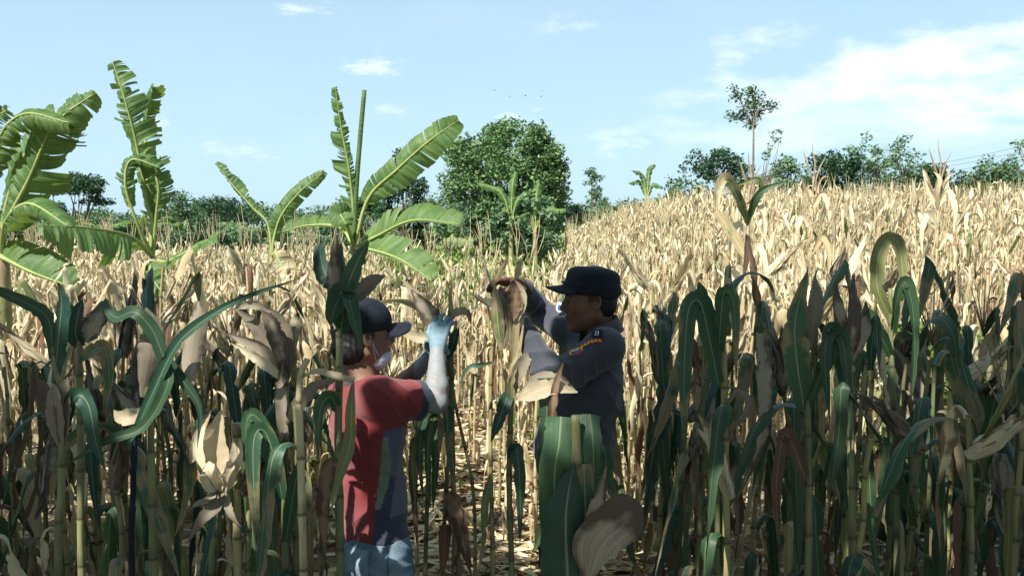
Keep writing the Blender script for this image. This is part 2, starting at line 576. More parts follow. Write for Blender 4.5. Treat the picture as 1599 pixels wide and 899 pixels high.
def husk_geo(g, seed, L=0.26, R=0.03, n_h=5, openv=0.3, mat=0, n=9, nc=5, core=True, coremat=1):
    """ear wrapped in husk leaves, grows along +Z from the origin"""
    r = random.Random(seed)
    if core:
        zz = np.linspace(0, L * 0.8, 7)
        add_tube(g, np.stack([0 * zz, 0 * zz, zz], 1), R * np.array([.5, .9, 1, .98, .85, .6, .15]), 8, coremat)
    for i in range(n_h):
        a = 2 * math.pi * i / n_h + r.random() * .8
        s = np.linspace(0, 1, n)
        LL = L * (0.95 + 0.6 * r.random())
        op = openv * (0.3 + 1.2 * r.random())
        th = -0.12 + 0.25 * (1 - s * 4).clip(0, 1) + op * sstep(s, 0.35, 1.0) * 1.8
        ds = LL / (n - 1)
        rad = R * 0.75 + np.concatenate([[0], np.cumsum(np.sin(th[:-1]) * ds)])
        rad = np.maximum(rad, R * 0.25)
        z = np.concatenate([[0], np.cumsum(np.cos(th[:-1]) * ds)])
        path = np.stack([rad * math.cos(a), rad * math.sin(a), z], 1)
        S = np.tile([-math.sin(a), math.cos(a), 0.0], (n, 1))
        T = np.gradient(path, axis=0); T /= np.linalg.norm(T, axis=1)[:, None]
        N = np.cross(T, S)
        w_ = R * (1.9 + .8 * r.random()) * np.clip(np.sin((s ** .8 * .86 + .14) * math.pi) ** .75, 0.04, 1)
        V, F, UV = ribbon(path, S, N * (1 if np.dot(N[2], [math.cos(a), math.sin(a), 0]) < 0 else -1), w_, nc, 0.55, .12, 13, r.random() * 6, (r.random() - .5) * 1.6 * s, jag=1.0 if n > 6 else 0)
        g.add(V, F, UV, mat)


def mesh_of(name, VFU, mats):
    g = Geo(); g.add(*VFU)
    return g.mesh(name, mats)


LEAVES = {}
for kind, cnt in (('arch', 5), ('hang', 6), ('broken', 5), ('up', 3), ('curl', 7)):
    for tone, mt in (('green', M_LEAF), ('pale', M_LEAF_PALE), ('dry', M_LEAF_DRY), ('straw', M_STRAW)):
        if (kind == 'curl' and tone in ('green', 'pale')) or (kind in ('up',) and tone == 'dry'):
            continue
        LEAVES[kind, tone] = [mesh_of('leaf_' + kind, leaf_geo(kind, 100 * len(kind) + i + 7 * len(tone), L=0.52 + 0.10 * i % .25, Wd=0.074 if kind != 'curl' else .068), mt) for i in range(cnt)]
EARS = {}
for tone, mt in (('grey', M_HUSK), ('pale', M_HUSK_PALE)):
    EARS[tone] = []
    for i in range(7):
        g = Geo(); husk_geo(g, 50 + i, L=0.23 + .012 * i, R=0.030, n_h=8, openv=0.05 + 0.08 * (i % 4), coremat=0, n=12)
        EARS[tone].append(g.mesh('husk_leaves', [mt]))


def stalk_mesh(h, seed, mt, r0=0.0125, nseg=None, nc=7):
    r = random.Random(seed)
    nn = 10
    path = []; rad = []
    bx, by = (r.random() - .5) * 0.10, (r.random() - .5) * 0.10
    for i in range(nn + 1):
        z = h * i / nn; t = i / nn
        x = bx * t * t + (0.004 if i % 2 else -0.004); y = by * t * t
        R = r0 * (1 - .40 * t)
        if i > 0:
            path.append([x, y, z - 0.008]); rad.append(R)
        path.append([x, y, z]); rad.append(R * 1.22)
        if i < nn:
            path.append([x, y, z + 0.012]); rad.append(R * 1.02)
    g = Geo()
    add_tube(g, path, rad, nc)
    g.UV[-1][:, 1] = g.V[-1][:, 2] * nn + .001
    return g.mesh('stalk', [mt]), np.array(path)


STALKS = {}
for tone, mt in (('green', M_STALK), ('yellow', M_STALK_YEL), ('dry', M_STALK_DRY)):
    STALKS[tone] = [stalk_mesh(1.0, 5 + i + len(tone) * 9, mt) for i in range(5)]


def tassel_mesh(seed):
    r = random.Random(seed); g = Geo()
    for i in range(7):
        a = r.random() * 6.28; L = 0.16 + .14 * r.random(); sp = 0 if i == 0 else .25 + .5 * r.random()
        s = np.linspace(0, 1, 6)
        p = np.stack([np.cos(a) * sp * L * s, np.sin(a) * sp * L * s, 0.05 * i / 7 + L * (s - .25 * sp * s * s)], 1)
        add_tube(g, p, 0.0045 * (1 - .5 * s), 4)
    return g.mesh('tassel', [M_TASSEL])


TASSELS = [tassel_mesh(i) for i in range(3)]


def ground_at(x, y):
    return float(ground_h(x, y))


def corn_plant(x, y, h, style, seed, label, group, face=None, tassel=False, ear=None, lean=(0, 0), nleaf=None):
    """one maize plant: stalk, leaves, ear(s), maybe a tassel"""
    r = random.Random(seed)
    root = thing('corn_plant', label, 'maize plant', (x, y, ground_at(x, y) - 0.02), group)
    tone = {'green': 'green' if r.random() < .6 else 'yellow', 'mixed': 'yellow' if r.random() < .6 else 'green', 'dry': 'dry' if r.random() < .7 else 'yellow'}[style]
    me, path = r.choice(STALKS[tone])
    L = Matrix(((1, 0, lean[0] / h, 0), (0, 1, lean[1] / h, 0), (0, 0, 1, 0), (0, 0, 0, 1)))
    rot = Matrix.Rotation(r.random() * 6.28, 4, 'Z')
    Mst = L @ rot @ Matrix.Diagonal((1, 1, h, 1))
    link('stalk', me, root, mat=Mst)

    def at(z):
        i = np.argmin(abs(path[:, 2] - z / h))
        return Mst @ Vector(path[i])
    az = (r.random() * 6.28) if face is None else face
    nodes = nleaf or int(h / 0.155)
    for i in range(1, nodes + 1):
        z = h * (i + .1) / (nodes + .4)
        f = z / h
        a = az + (math.pi if i % 2 else 0) + (r.random() - .5) * 0.9
        q = r.random()
        if style == 'green':
            t_ = 'dry' if q < (0.80 if f < .35 else .22 if f < .5 else .05) else ('pale' if q > .90 else 'green')
        elif style == 'mixed':
            t_ = 'dry' if q < (0.75 if f < .5 else .3) else ('straw' if q < .8 else 'pale' if q > .93 else 'green')
        else:
            t_ = 'straw' if q < .80 else ('dry' if q < .93 else 'pale')
        q = r.random()
        if t_ in ('dry', 'straw'):
            k_ = 'curl' if q < .62 else 'hang' if q < .88 else 'broken'
        elif f > .8:
            k_ = 'hang' if q < .52 else 'broken' if q < .86 else 'up' if q < .86 else 'arch'
        else:
            k_ = 'hang' if q < .78 else 'broken' if q < .93 else 'arch'
        m = r.choice(LEAVES[k_, t_])
        sc = (0.8 + .4 * r.random()) * (1.0 if f > .3 else .8)
        wf = .68 if style != 'dry' else .66
        p = at(z)
        link('leaf', m, root, mat=Matrix.Translation(p) @ Matrix.Rotation(a, 4, 'Z') @ Matrix.Diagonal((sc, sc * wf * (0.8 + .4 * r.random()), sc, 1)))
    ne = r.choice((1, 1, 1, 2, 0)) if ear is None else ear
    for e in range(ne):
        z = h * (0.98 - .2 * e - .22 * r.random())
        til = math.radians(r.choice((12, 20, 30, 40, 150)) + 10 * r.random())
        a = az + e * 3.1 + (r.random() - .5)
        tt = 'pale' if (style == 'dry' or r.random() < .1) else 'grey'
        sc = (0.85 + .35 * r.random()) * .85
        link('corn_ear', r.choice(EARS[tt]), root, mat=Matrix.Translation(at(z)) @ Matrix.Rotation(a, 4, 'Z') @ Matrix.Rotation(til, 4, 'Y') @ Matrix.Diagonal((sc, sc, sc, 1)))
    if tassel:
        link('tassel', r.choice(TASSELS), root, mat=Matrix.Translation(at(h)) @ Matrix.Rotation(r.random(), 4, 'Z'))
    return root


def hfac(x, y):
    side = sstep(x - 0.05 * (y - 10), 0.6, 5.6)
    return side + (1 - side) * (1 - .22 * sstep(y, 4.4, 6.0))


# which sunlit row positions exist: rows across the view, jittered
def px_of(x, y, z=1.2):
    c, s = math.cos(PITCH), math.sin(PITCH)
    d = y * c - (z - CAM_H) * s
    return 799.5 + FPX * x / max(d, .1), d


LBL = {
    'fl': 'half-withered maize plant with dark green leaves in the shaded left foreground rows',
    'fr': 'tall maize plant with long dark green leaves in the shaded right foreground rows',
    'mid': 'thin maize stalk standing in the open strip between and behind the two men',
    'bl': 'sunlit straw coloured maize plant in the field behind the man in red',
    'br': 'sunlit straw coloured maize plant on the rise behind the policeman',
}
GRP = {k: v for k, v in (('fl', 'shaded maize plants left of the man in red'), ('fr', 'shaded maize plants right of the policeman'),
                         ('mid', 'maize stalks in the open strip between the men'), ('bl', 'sunlit maize plants in the left field'), ('br', 'sunlit maize plants on the right rise'))}

cands = []
yy = 2.4
rj = random.Random(3)
row = 0
while yy < 46:
    dx = 0.19 if yy < 5 else 0.25
    half = 0.68 * yy + 0.6
    x = -half + rj.random() * dx
    while x < half:
        cands.append((x + (rj.random() - .5) * .09, yy + (rj.random() - .5) * .16, rj.random()))
        x += dx
    yy += 0.44 if yy < 4.5 else 0.52 if yy < 12 else 0.62
    row += 1

plants = []; far = []
for (x, y, q) in cands:
    px, d = px_of(x, y)
    # open strip between the men
    if y < 3.7 and 480 < px < 1010 + (60 if y < 3 else 0):
        continue
    if y < 3.0 and px < 520 and q < .22:
        continue
    if y < 3.0 and px > 1010 and q < .18:
        continue
    if 640 < px < 830 and y < 7.2 and q > (.16 if y < 4.6 else .42):
        continue
    if 3.7 <= y < 4.5 and 500 < px < 985 and q > .35:
        continue
    if 560 < px < 640 and y < 6 and q > .5:
        continue
    # green bank on the right without maize
    if px > 1385 and 6.1 < y < 10.0:
        continue
    if px > 1385 and 4.3 < y <= 6.1 and q > .22:
        continue
    # paler strip of cut field in the centre distance
    if y > 25 and px < 900 - (y - 25) * 1.0 + 0:
        continue
    if y > 12.5 and 590 < px < 850 + 75 * ((q * 7.3) % 1) and q > .10:
        continue
    if y < 4.4 and (px < 520 or px > 985) and q > .82:
        continue
    if y < 5.4 and px < 520 and q > .86:
        continue
    if y < 11.0:
        if len(plants) < 1000:
            plants.append((x, y, q, px))
    else:
        far.append((x, y, q, px))
plants.sort(key=lambda t: t[1])
near, rest = plants[:278], plants[278:]
print('near', len(near), 'last y', near[-1][1], 'far', len(rest) + len(far))


def rnd_height(x, y, q, r):
    h = 1.50 + .22 * r.random()
    if y > 4.5:
        h = (1.40 + .38 * r.random()) * float(hfac(x, y))
    return h


ANCH_F = [(60, 'at the left edge'), (130, 'beside the drooping low husk'), (200, 'left of the slanting leaf'), (270, 'under the long slanting leaf'), (330, 'left of the emptied husk'),
          (400, 'behind the emptied husk'), (470, 'below the fanned dry husk'), (640, 'close to the red man'), (830, 'in the open strip'), (1060, 'just right of the policeman'), (1130, 'near the curled tip'),
          (1200, 'right of the curled tip'), (1290, 'near the broad upright leaf'), (1360, 'near the grey pointed husk'), (1440, 'below the sunlit folded leaf'), (1520, 'before the green bank'), (9999, 'at the right edge')]
ANCH_B = [(60, 'below the far left banana'), (160, 'left of the ragged banana'), (270, 'below the ragged banana'), (360, 'right of the ragged banana'), (450, 'below the drooping banana leaf'), (530, 'left of the red man'),
          (620, 'behind the red man'), (700, 'behind the grey-blue hands'), (770, 'in the open strip'), (850, 'behind the policeman hands'), (950, 'behind the policeman'), (1050, 'right of the black cap'), (1150, 'left of the tall thin tree'),
          (1230, 'below the tall thin tree'), (1320, 'below the dense skyline tree'), (1420, 'below the feathery trees'), (1510, 'left of the power lines'), (9999, 'below the power lines')]
USED = {}
ROWN = ('first', 'second', 'third', 'fourth', 'fifth', 'sixth', 'seventh', 'eighth', 'ninth', 'tenth')


def plant_label(style, h, ne, lean, y, px):
    if y < 4.5:
        rowi = int((y - 2.2) / .44); an = [a for lim, a in ANCH_F if px < lim][0]
        rw = ROWN[min(9, max(0, rowi))] + ' shaded row'
    else:
        rowi = int((y - 4.5) / .52); an = [a for lim, a in ANCH_B if px < lim][0]
        rw = ROWN[min(9, max(0, rowi))] + ' sunlit row'
    col = {'green': 'dark green', 'mixed': 'half green', 'dry': 'tan'}[style]
    ln = 'leaning left' if lean < -.03 else 'leaning right' if lean > .03 else 'upright'
    an = an.replace('just right of', 'right of')
    an = an.replace('near the broad upright leaf', 'near the broad leaf')
    return '%s maize plant, %s, %s, %s %s' % (col, ('no ear', 'one ear', 'two ears')[ne], ln, rw, an)


for i, (x, y, q, px) in enumerate(near):
    r = random.Random(i * 13 + 1)
    h = rnd_height(x, y, q, r)
    face = None
    if y < 4.5:
        if px < 640:
            z_ = 'fl'; st = 'green' if r.random() < .82 else 'mixed'
            h = (1.22 + .24 * r.random()) if y < 3 else (1.22 + .26 * r.random())
        elif px > 830:
            z_ = 'fr'; st = 'green' if r.random() < .85 else 'mixed'
            h = 1.34 + .2 * r.random()
            face = r.choice((0, math.pi)) + (r.random() - .5) * 1.8 + 1.2
        else:
            z_ = 'mid'; st = 'mixed'; h = 1.2 + .3 * r.random()
    else:
        z_ = 'mid' if 640 < px < 830 and y < 7.2 else 'bl' if px < 850 else 'br'
        st = 'dry' if r.random() < .90 else 'mixed'
    ln_ = ((r.random() - .5) * .16, (r.random() - .5) * .12); ne_ = r.choice((1, 1, 1, 2, 0))
    lb_ = plant_label(st, h, ne_, ln_[0], y, px)
    prev = USED.get(lb_)
    if prev is not None:
        a_, b_ = ('taller ', 'shorter ') if h > prev[1] else ('shorter ', 'taller ')
        prev[0]['label'] = b_ + lb_.replace('maize plant', 'maize'); lb2 = a_ + lb_.replace('maize plant', 'maize')
    else:
        lb2 = lb_
    o_ = corn_plant(x, y, h, st, 1000 + i, lb2, GRP[z_], face=face, lean=ln_, ear=ne_, tassel=(r.random() < .03))
    USED.setdefault(lb_, (o_, h))

# ------------------------------------------------------------------ the rest of the field, joined (far beyond 300 plants)
def low_variant(seed, lod):
    r = random.Random(seed); g = Geo()
    h = 1.0
    nl = 12 if lod == 0 else 9
    lx, ly = (r.random() - .5) * .12, (r.random() - .5) * .12
    z = np.linspace(0, h, 3)
    add_tube(g, np.stack([lx * z * z, ly * z * z, z], 1), [0.012, .011, .007], 3, 2, cap=False)
    az = r.random() * 6.28
    for i in range(nl):
        f = (i + 1.0) / (nl + .5)
        q = r.random()
        kind = 'curl' if q < .42 else 'hang' if q < .58 else 'broken' if q < .84 else 'arch'
        n = 6 if lod == 0 else 4
        V, F, UV = leaf_geo(kind, seed * 31 + i, n=n + 1, nc=3, L=(0.22 + .30 * r.random()) / 1.5, Wd=(.040 if lod == 0 else .052) / 1.2)
        a = az + (math.pi if i % 2 else 0) + (r.random() - .5)
        c, s = math.cos(a), math.sin(a)
        V = V @ np.array([[c, s, 0], [-s, c, 0], [0, 0, 1]]) + [lx * f * f, ly * f * f, f * h]
        g.add(V, F, UV, 1 if r.random() < .15 else 0)
    if r.random() < .8:
        zz = h * (.78 + .2 * r.random()); a = r.random() * 6.28
        gg = Geo(); husk_geo(gg, seed, L=.15, R=.017, n_h=3, openv=.25, n=4, nc=3, core=False)
        V, F4, F3, UV, _ = gg.arrays()
        t = r.choice((.3, .5, 2.4)); Rm = np.array(Matrix.Rotation(a, 3, 'Z') @ Matrix.Rotation(t, 3, 'Y'))
        g.add(V @ Rm.T + [lx * zz, ly * zz, zz], F4, UV, 3)
    return g.arrays()


def bake(pts, nvar, lod, label, seed0, tassels=.1):
    vs_ = [low_variant(seed0 + i, lod) for i in range(nvar)]
    G = Geo()
    pts = np.array(pts)
    which = RNG.integers(0, nvar, len(pts))
    for k in range(nvar):
        p = pts[which == k]
        if len(p) == 0: continue
        V, F4, F3, UV, M = vs_[k]
        n = len(p)
        a = RNG.random(n) * 6.28; c, s = np.cos(a), np.sin(a)
        h = (1.22 + .58 * RNG.random(n)) * hfac(p[:, 0], p[:, 1])
        R = np.zeros((n, 3, 3)); R[:, 0, 0] = c * 1.3; R[:, 0, 1] = -s * 1.3; R[:, 1, 0] = s * 1.3; R[:, 1, 1] = c * 1.3; R[:, 2, 2] = h
        R[:, 0, 2] = (RNG.random(n) - .5) ** 3 * 2.4; R[:, 1, 2] = (RNG.random(n) - .5) * .25
        W_ = np.einsum('nij,vj->nvi', R, V) + np.stack([p[:, 0], p[:, 1], ground_h(p[:, 0], p[:, 1])], 1)[:, None, :]
        off = (np.arange(n) * len(V))[:, None, None]
        n4 = len(F4)
        G.add(W_.reshape(-1, 3), (F4[None] + off).reshape(-1, 4), np.tile(UV, (n, 1)), np.tile(M[:n4], n))
    nt = int(len(pts) * tassels)
    for i in RNG.choice(len(pts), nt, replace=False):
        x, y = pts[i][:2]; z = ground_at(x, y) + 1.45
        for j in range(3):
            e = np.array([x, y, z]) + np.array([(rnd.random() - .5) * .3, (rnd.random() - .5) * .2, .35 + .35 * rnd.random()])
            add_tube(G, [[x, y, z], (np.array([x, y, z]) + e) / 2 + [.03, 0, .03], e], [.007, .006, .003], 3, 2, cap=False)
    tag(link('maize_field', G.mesh('maize_field', [M_STRAW, M_LEAF_PALE, M_STALK_DRY, M_HUSK_PALE])), label, kind='stuff', cat='maize plants')
    return G


ga = bake([(a, b) for a, b, c, d in rest + [f for f in far if f[1] < 17]], 16, 0, 'mass of sunlit dry straw coloured maize plants in the middle of the field', 300)
fb = [(a, b) for a, b, c, d in far if b >= 17]
gb = bake(fb, 14, 1, 'far rows of dry pale maize plants reaching the tree line', 500)
print('baked verts', ga.n, gb.n)


# ------------------------------------------------------------------ litter and grass
def litter():
    g = Geo()
    def strip(x, y, L, wd, a, m, lift=0.02):
        n = 5
        s = np.linspace(0, 1, n)
        b = (rnd.random() - .5) * 1.2
        p = np.stack([x + L * s * np.cos(a + b * s), y + L * s * np.sin(a + b * s), 0 * s], 1)
        p[:, 2] = ground_h(p[:, 0], p[:, 1]) + lift + np.abs(np.sin(s * 3.0 + rnd.random() * 3)) * .05 * rnd.random()
        T, S, N = frames(p, (rnd.random() - .5, rnd.random() - .5, 1.0))
        V, F, UV = ribbon(p, S, N, wd * np.sin(np.linspace(.35, 2.95, n)), 3, .4, .2, 9, rnd.random() * 6)
        g.add(V, F, UV, m)
    for i in range(5200):
        y = 3.2 + 8.5 * rnd.random() ** 1.1
        half = .66 * y + .3
        x = -half + 2 * half * rnd.random()
        if i < 2300:
            y = 3.6 + 4.5 * rnd.random(); x = (rnd.random() * 260 - 175) / FPX * y + .0
        if x / y > .48 and 6 < y < 10: continue
        strip(x, y, .22 + .4 * rnd.random(), .02 + .035 * rnd.random(), rnd.random() * 6.28, rnd.choice((0, 0, 0, 1)), .015 + .07 * rnd.random())
    tag(link('corn_litter', g.mesh('corn_litter', [M_STRAW, M_LEAF_DRY])), 'fallen dry maize leaves covering the soil between the rows', kind='stuff', cat='dry leaves')


litter()


def grass_patch(name, n, fx, L, label, mats=(None,)):
    g = Geo()
    xy = np.array([fx() for _ in range(n)])
    z = ground_h(xy[:, 0], xy[:, 1])
    for k in range(n):
        x, y = xy[k]; a = rnd.random() * 6.28; l = L * (.4 + rnd.random()); wd = l * (.07 + .12 * rnd.random()); t = .2 + .7 * rnd.random()
        dx, dy = math.cos(a), math.sin(a); lx, ly = -dy * wd, dx * wd
        h1 = l * .55; h2 = l * (1 - .5 * t)
        V = [[x - lx, y - ly, z[k]], [x + lx, y + ly, z[k]], [x + lx + dx * l * t * .25, y + ly + dy * l * t * .25, z[k] + h1], [x - lx + dx * l * t * .25, y - ly + dy * l * t * .25, z[k] + h1],
             [x + dx * l * t * .8, y + dy * l * t * .8, z[k] + h2]]
        g.V.append(np.array(V)); g.UV.append(np.array([[0, 0], [1, 0], [1, .5], [0, .5], [.5, 1.]])); g.C.append(np.ones((5, 3)))
        g.F4.append(np.array([[0, 1, 2, 3]]) + g.n); g.M4.append(np.zeros(1, int)); g.F3.append(np.array([[3, 2, 4]]) + g.n); g.M3.append(np.zeros(1, int)); g.n += 5
    tag(link(name, g.mesh(name, [M_GRASS])), label, kind='stuff', cat='grass')


def f_bank():
    y = 4.8 + 5.6 * rnd.random(); return ((560 + 330 * rnd.random()) / FPX * y, y)


def f_mid():
    y = 12.5 + 50 * rnd.random() ** 1.2; px = 520 + 370 * rnd.random()
    if y > 25: px = -40 + 930 * rnd.random()
    return ((px - 799.5) / FPX * y, y)


def f_weed():
    y = 5.5 + 2.4 * rnd.random(); c = rnd.choice(((-.14, 6.0), (-.33, 5.8), (.02, 7.1), (.2, 6.8))); return (c[0] * c[1] + rnd.gauss(0, .22), c[1] + rnd.gauss(0, .3))


grass_patch('grass', 24000, f_bank, .16, 'sunlit green grass and weeds on the bank at the right')
grass_patch('grass', 26000, f_mid, .36, 'pale green rough grass in front of the round dark tree')
grass_patch('weeds', 2200, f_weed, .14, 'low green weeds between the maize rows behind the men')


# ------------------------------------------------------------------ trees
def leaf_cloud(g, centres, n_each, spread, size, mat=0, flat=1.0):
    """many small folded leaf pairs round the given clump centres"""
    cs = np.repeat(np.asarray(centres, float), n_each, 0)
    sp = np.repeat(np.broadcast_to(np.asarray(spread, float), (len(centres),)), n_each)
    n = len(cs)
    d = RNG.standard_normal((n, 3)); d /= np.linalg.norm(d, axis=1)[:, None]
    rr = RNG.random(n) ** .45
    d[:, 2] *= flat
    c = cs + d * (rr * sp)[:, None]
    t = RNG.standard_normal((n, 3)); t[:, 2] = t[:, 2] * .6 - .25; t /= np.linalg.norm(t, axis=1)[:, None]
    u = np.cross(t, RNG.standard_normal((n, 3)) * .5 + [0, 0, 1.]); u /= np.linalg.norm(u, axis=1)[:, None] + 1e-9
    L = size * (.6 + .8 * RNG.random(n)); w_ = L * (.2 + .2 * RNG.random(n))
    nn = np.cross(t, u)
    V = np.stack([c - t * L[:, None] * .5, c + u * w_[:, None] + nn * (w_ * .3)[:, None], c + t * L[:, None] * .5, c - u * w_[:, None] + nn * (w_ * .3)[:, None]], 1).reshape(-1, 3)
    F = np.arange(n * 4).reshape(-1, 4)
    g.add(V, F, np.tile([[0.5, 0], [1, .5], [.5, 1], [0, .5]], (n, 1)), mat)


def dome_clumps(cx, cy, z0, rx, ry, rz, n, r, inner=.55, lower=-.35):
    out = []
    while len(out) < n:
        v = np.array([r.gauss(0, 1) for _ in range(3)]); v /= np.linalg.norm(v)
        if v[2] < lower: continue
        k = inner + (1 - inner) * r.random() ** .6
        k *= 1 + .10 * math.sin(v[0] * 5 + v[1] * 3) + .07 * math.sin(v[2] * 9 + v[0] * 4)
        out.append([cx + v[0] * rx * k, cy + v[1] * ry * k, z0 + v[2] * rz * k])
    return np.array(out)


def tree(name, label, cat, base, clumps, n_each, spread, size, mat, trunk_r, fork_z, nlimb=8, group=None, flat=.8, seed=1, limbs=None):
    r = random.Random(seed)
    base = np.array(base, float)
    root = thing(name, label, cat, base, group)
    g = Geo()
    top = np.mean(clumps, 0) if len(clumps) else base + [0, 0, 3]
    fk = np.array([base[0] + (top[0] - base[0]) * .35, base[1], base[2] + fork_z])
    add_tube(g, smooth_path([base - [0, 0, .3], (base + fk) / 2 + [trunk_r * .6, 0, 0], fk], 6), np.linspace(trunk_r * 1.2, trunk_r * .75, 6), 8)
    idx = np.linspace(0, len(clumps) - 1, min(nlimb, len(clumps))).astype(int) if limbs is None else limbs
    for i in idx:
        c = clumps[i]
        mid = fk * .5 + c * .5 + [0, 0, -.06 * np.linalg.norm(c - fk)] + np.array([r.random() - .5, r.random() - .5, 0]) * .15 * np.linalg.norm(c - fk)
        add_tube(g, smooth_path([fk - [0, 0, .05], mid, c], 7), np.linspace(trunk_r * .55, trunk_r * .08, 7), 5)
    link('trunk', g.mesh('trunk', [M_BARK], origin=base), root)
    g = Geo(); leaf_cloud(g, clumps, n_each, spread, size, 0, flat)
    link('crown', g.mesh('crown', [mat], smooth=False, origin=base), root)
    return root


def gp(px, d, dz=0.0):
    """ground point under pixel column px at depth d"""
    x = (px - 799.5) / FPX * d
    return np.array([x, d, ground_at(x, d) + dz])


rt = random.Random(5)
# big round mango-like tree
b = gp(796, 47)
cl_ = np.vstack([dome_clumps(b[0] - .1, 47, b[2] + 4.1, 3.5, 3.4, 3.5, 300, rt, .72, -.75), dome_clumps(b[0] + .2, 47, b[2] + 2.2, 3.1, 2.6, 1.7, 60, rt, .5, -.9)])
tree('mango_tree', 'broad round dark green tree standing above the centre of the field', 'tree', b, cl_, 110, .66, .23, M_FOL_MANGO, .35, 1.6, 12, seed=2)
# feathery dark tree left of it
b = gp(628, 52)
c2 = np.vstack([dome_clumps(b[0] + .2, 52, b[2] + 4.0, 1.7, 1.7, 1.1, 26, rt, .3, -.8), dome_clumps(b[0] + .0, 52, b[2] + 5.9, .75, .8, .7, 12, rt, .3, -.9), dome_clumps(b[0] - .9, 52, b[2] + 2.6, 1.3, 1.2, .7, 14, rt, .3, -.9), dome_clumps(b[0] + .9, 52, b[2] + 2.4, .9, 1.2, .9, 12, rt, .3, -.9)])
tree('leafy_tree', 'slender dark tree with open branches just left of the round tree', 'tree', b, c2, 60, .5, .24, M_FOL_DARK, .14, 1.3, 16, seed=3)
b = gp(560, 58)
c2 = np.vstack([dome_clumps(b[0] + .5, 58, b[2] + 2.9, 1.3, 1.5, .9, 26, rt, .3), dome_clumps(b[0] - 2.0, 58, b[2] + 1.6, 2.0, 1.5, .9, 40, rt, .3)])
tree('leafy_tree', 'low spreading green tree behind the banana plant with the upright rolled leaf', 'tree', b, c2, 60, .55, .26, M_FOL_MID, .16, .9, 9, seed=4)
# rain tree at left
b = gp(118, 62)
c2 = np.vstack([dome_clumps(b[0] + .1, 62, b[2] + 4.5, 2.9, 2.0, 1.3, 62, rt, .45, -.1), dome_clumps(b[0] - 1.6, 62, b[2] + 3.1, 1.0, 1, .5, 10, rt, .4), dome_clumps(b[0] + 1.7, 62, b[2] + 3.6, 1.2, 1, .5, 10, rt, .4)])
tree('umbrella_tree', 'flat topped dark tree with forked trunk at the far left', 'tree', b, c2, 70, .55, .22, M_FOL_DARK, .20, 1.0, 12, flat=.55, seed=5)
for (px, d, hh, wd, lab, mt) in ((272, 66, 4.6, 1.5, 'thin tree at the far left right of the ragged banana plant', M_FOL_MID), (332, 64, 4.3, 1.5, 'small bushy tree left of the dark drooping banana leaf', M_FOL_DARK),
                                 (372, 66, 4.3, 1.8, 'small dark tree behind the drooping banana leaf', M_FOL_DARK), (168, 68, 2.4, .8, 'small pale green shrub beside the forked tree', M_FOL_LIGHT)):
    b = gp(px, d)
    c2 = np.vstack([dome_clumps(b[0], d, b[2] + hh * .8, wd, wd, .9, 18, rt, .2, -.8), dome_clumps(b[0] + wd * .5, d, b[2] + hh * .55, wd * .8, wd, .6, 9, rt, .3)])
    tree('distant_tree', lab, 'tree', b, c2, 75, .6, .2, mt, .09, hh * .35, 10, seed=px)
# right side
b = gp(927, 55)
c2 = np.vstack([dome_clumps(b[0], 55, b[2] + 4.1, .55, .5, .9, 13, rt, .2, -.9), dome_clumps(b[0], 55, b[2] + 3.2, .45, .4, .4, 5, rt, .2, -.9)])
tree('young_tree', 'small thin pale green tree just right of the round tree', 'tree', b, c2, 50, .36, .17, M_FOL_LIGHT, .09, 2.4, 5, seed=9)
bx = 36
b = gp(1172, bx); zc = 1.95
c2 = []
for (px, py, s) in ((1150, 152, .2), (1172, 140, .32), (1190, 158, .3), (1160, 172, .3), (1180, 178, .3), (1200, 172, .18), (1145, 182, .18), (1172, 190, .26), (1168, 160, .35)):
    for k in range(3):
        p = P(px + rt.gauss(0, 6), py + rt.gauss(0, 5), bx + rt.gauss(0, .3)); c2.append(p)
t_ = tree('tall_thin_tree', 'tall thin bare-stemmed tree with a small feathery crown above the right field', 'tree', b, np.array(c2), 44, .34, .15, M_FOL_MID, .05, P(1172, 196, bx)[2] - b[2], 14, seed=10)
c2 = np.array([P(1212 + rt.gauss(0, 7), 214 + rt.gauss(0, 6), bx + .5) for _ in range(5)] + [P(1196 + rt.gauss(0, 4), 238 + rt.gauss(0, 4), bx + .5) for _ in range(3)] + [P(1205, 228, bx + .5)])
b2 = gp(1178, bx + .6)
tree('slanting_sapling', 'thin leaning sapling with sparse leaves beside the tall thin tree', 'tree', b2, c2, 16, .22, .16, M_FOL_LIGHT, .045, 2.0, 6, seed=11)
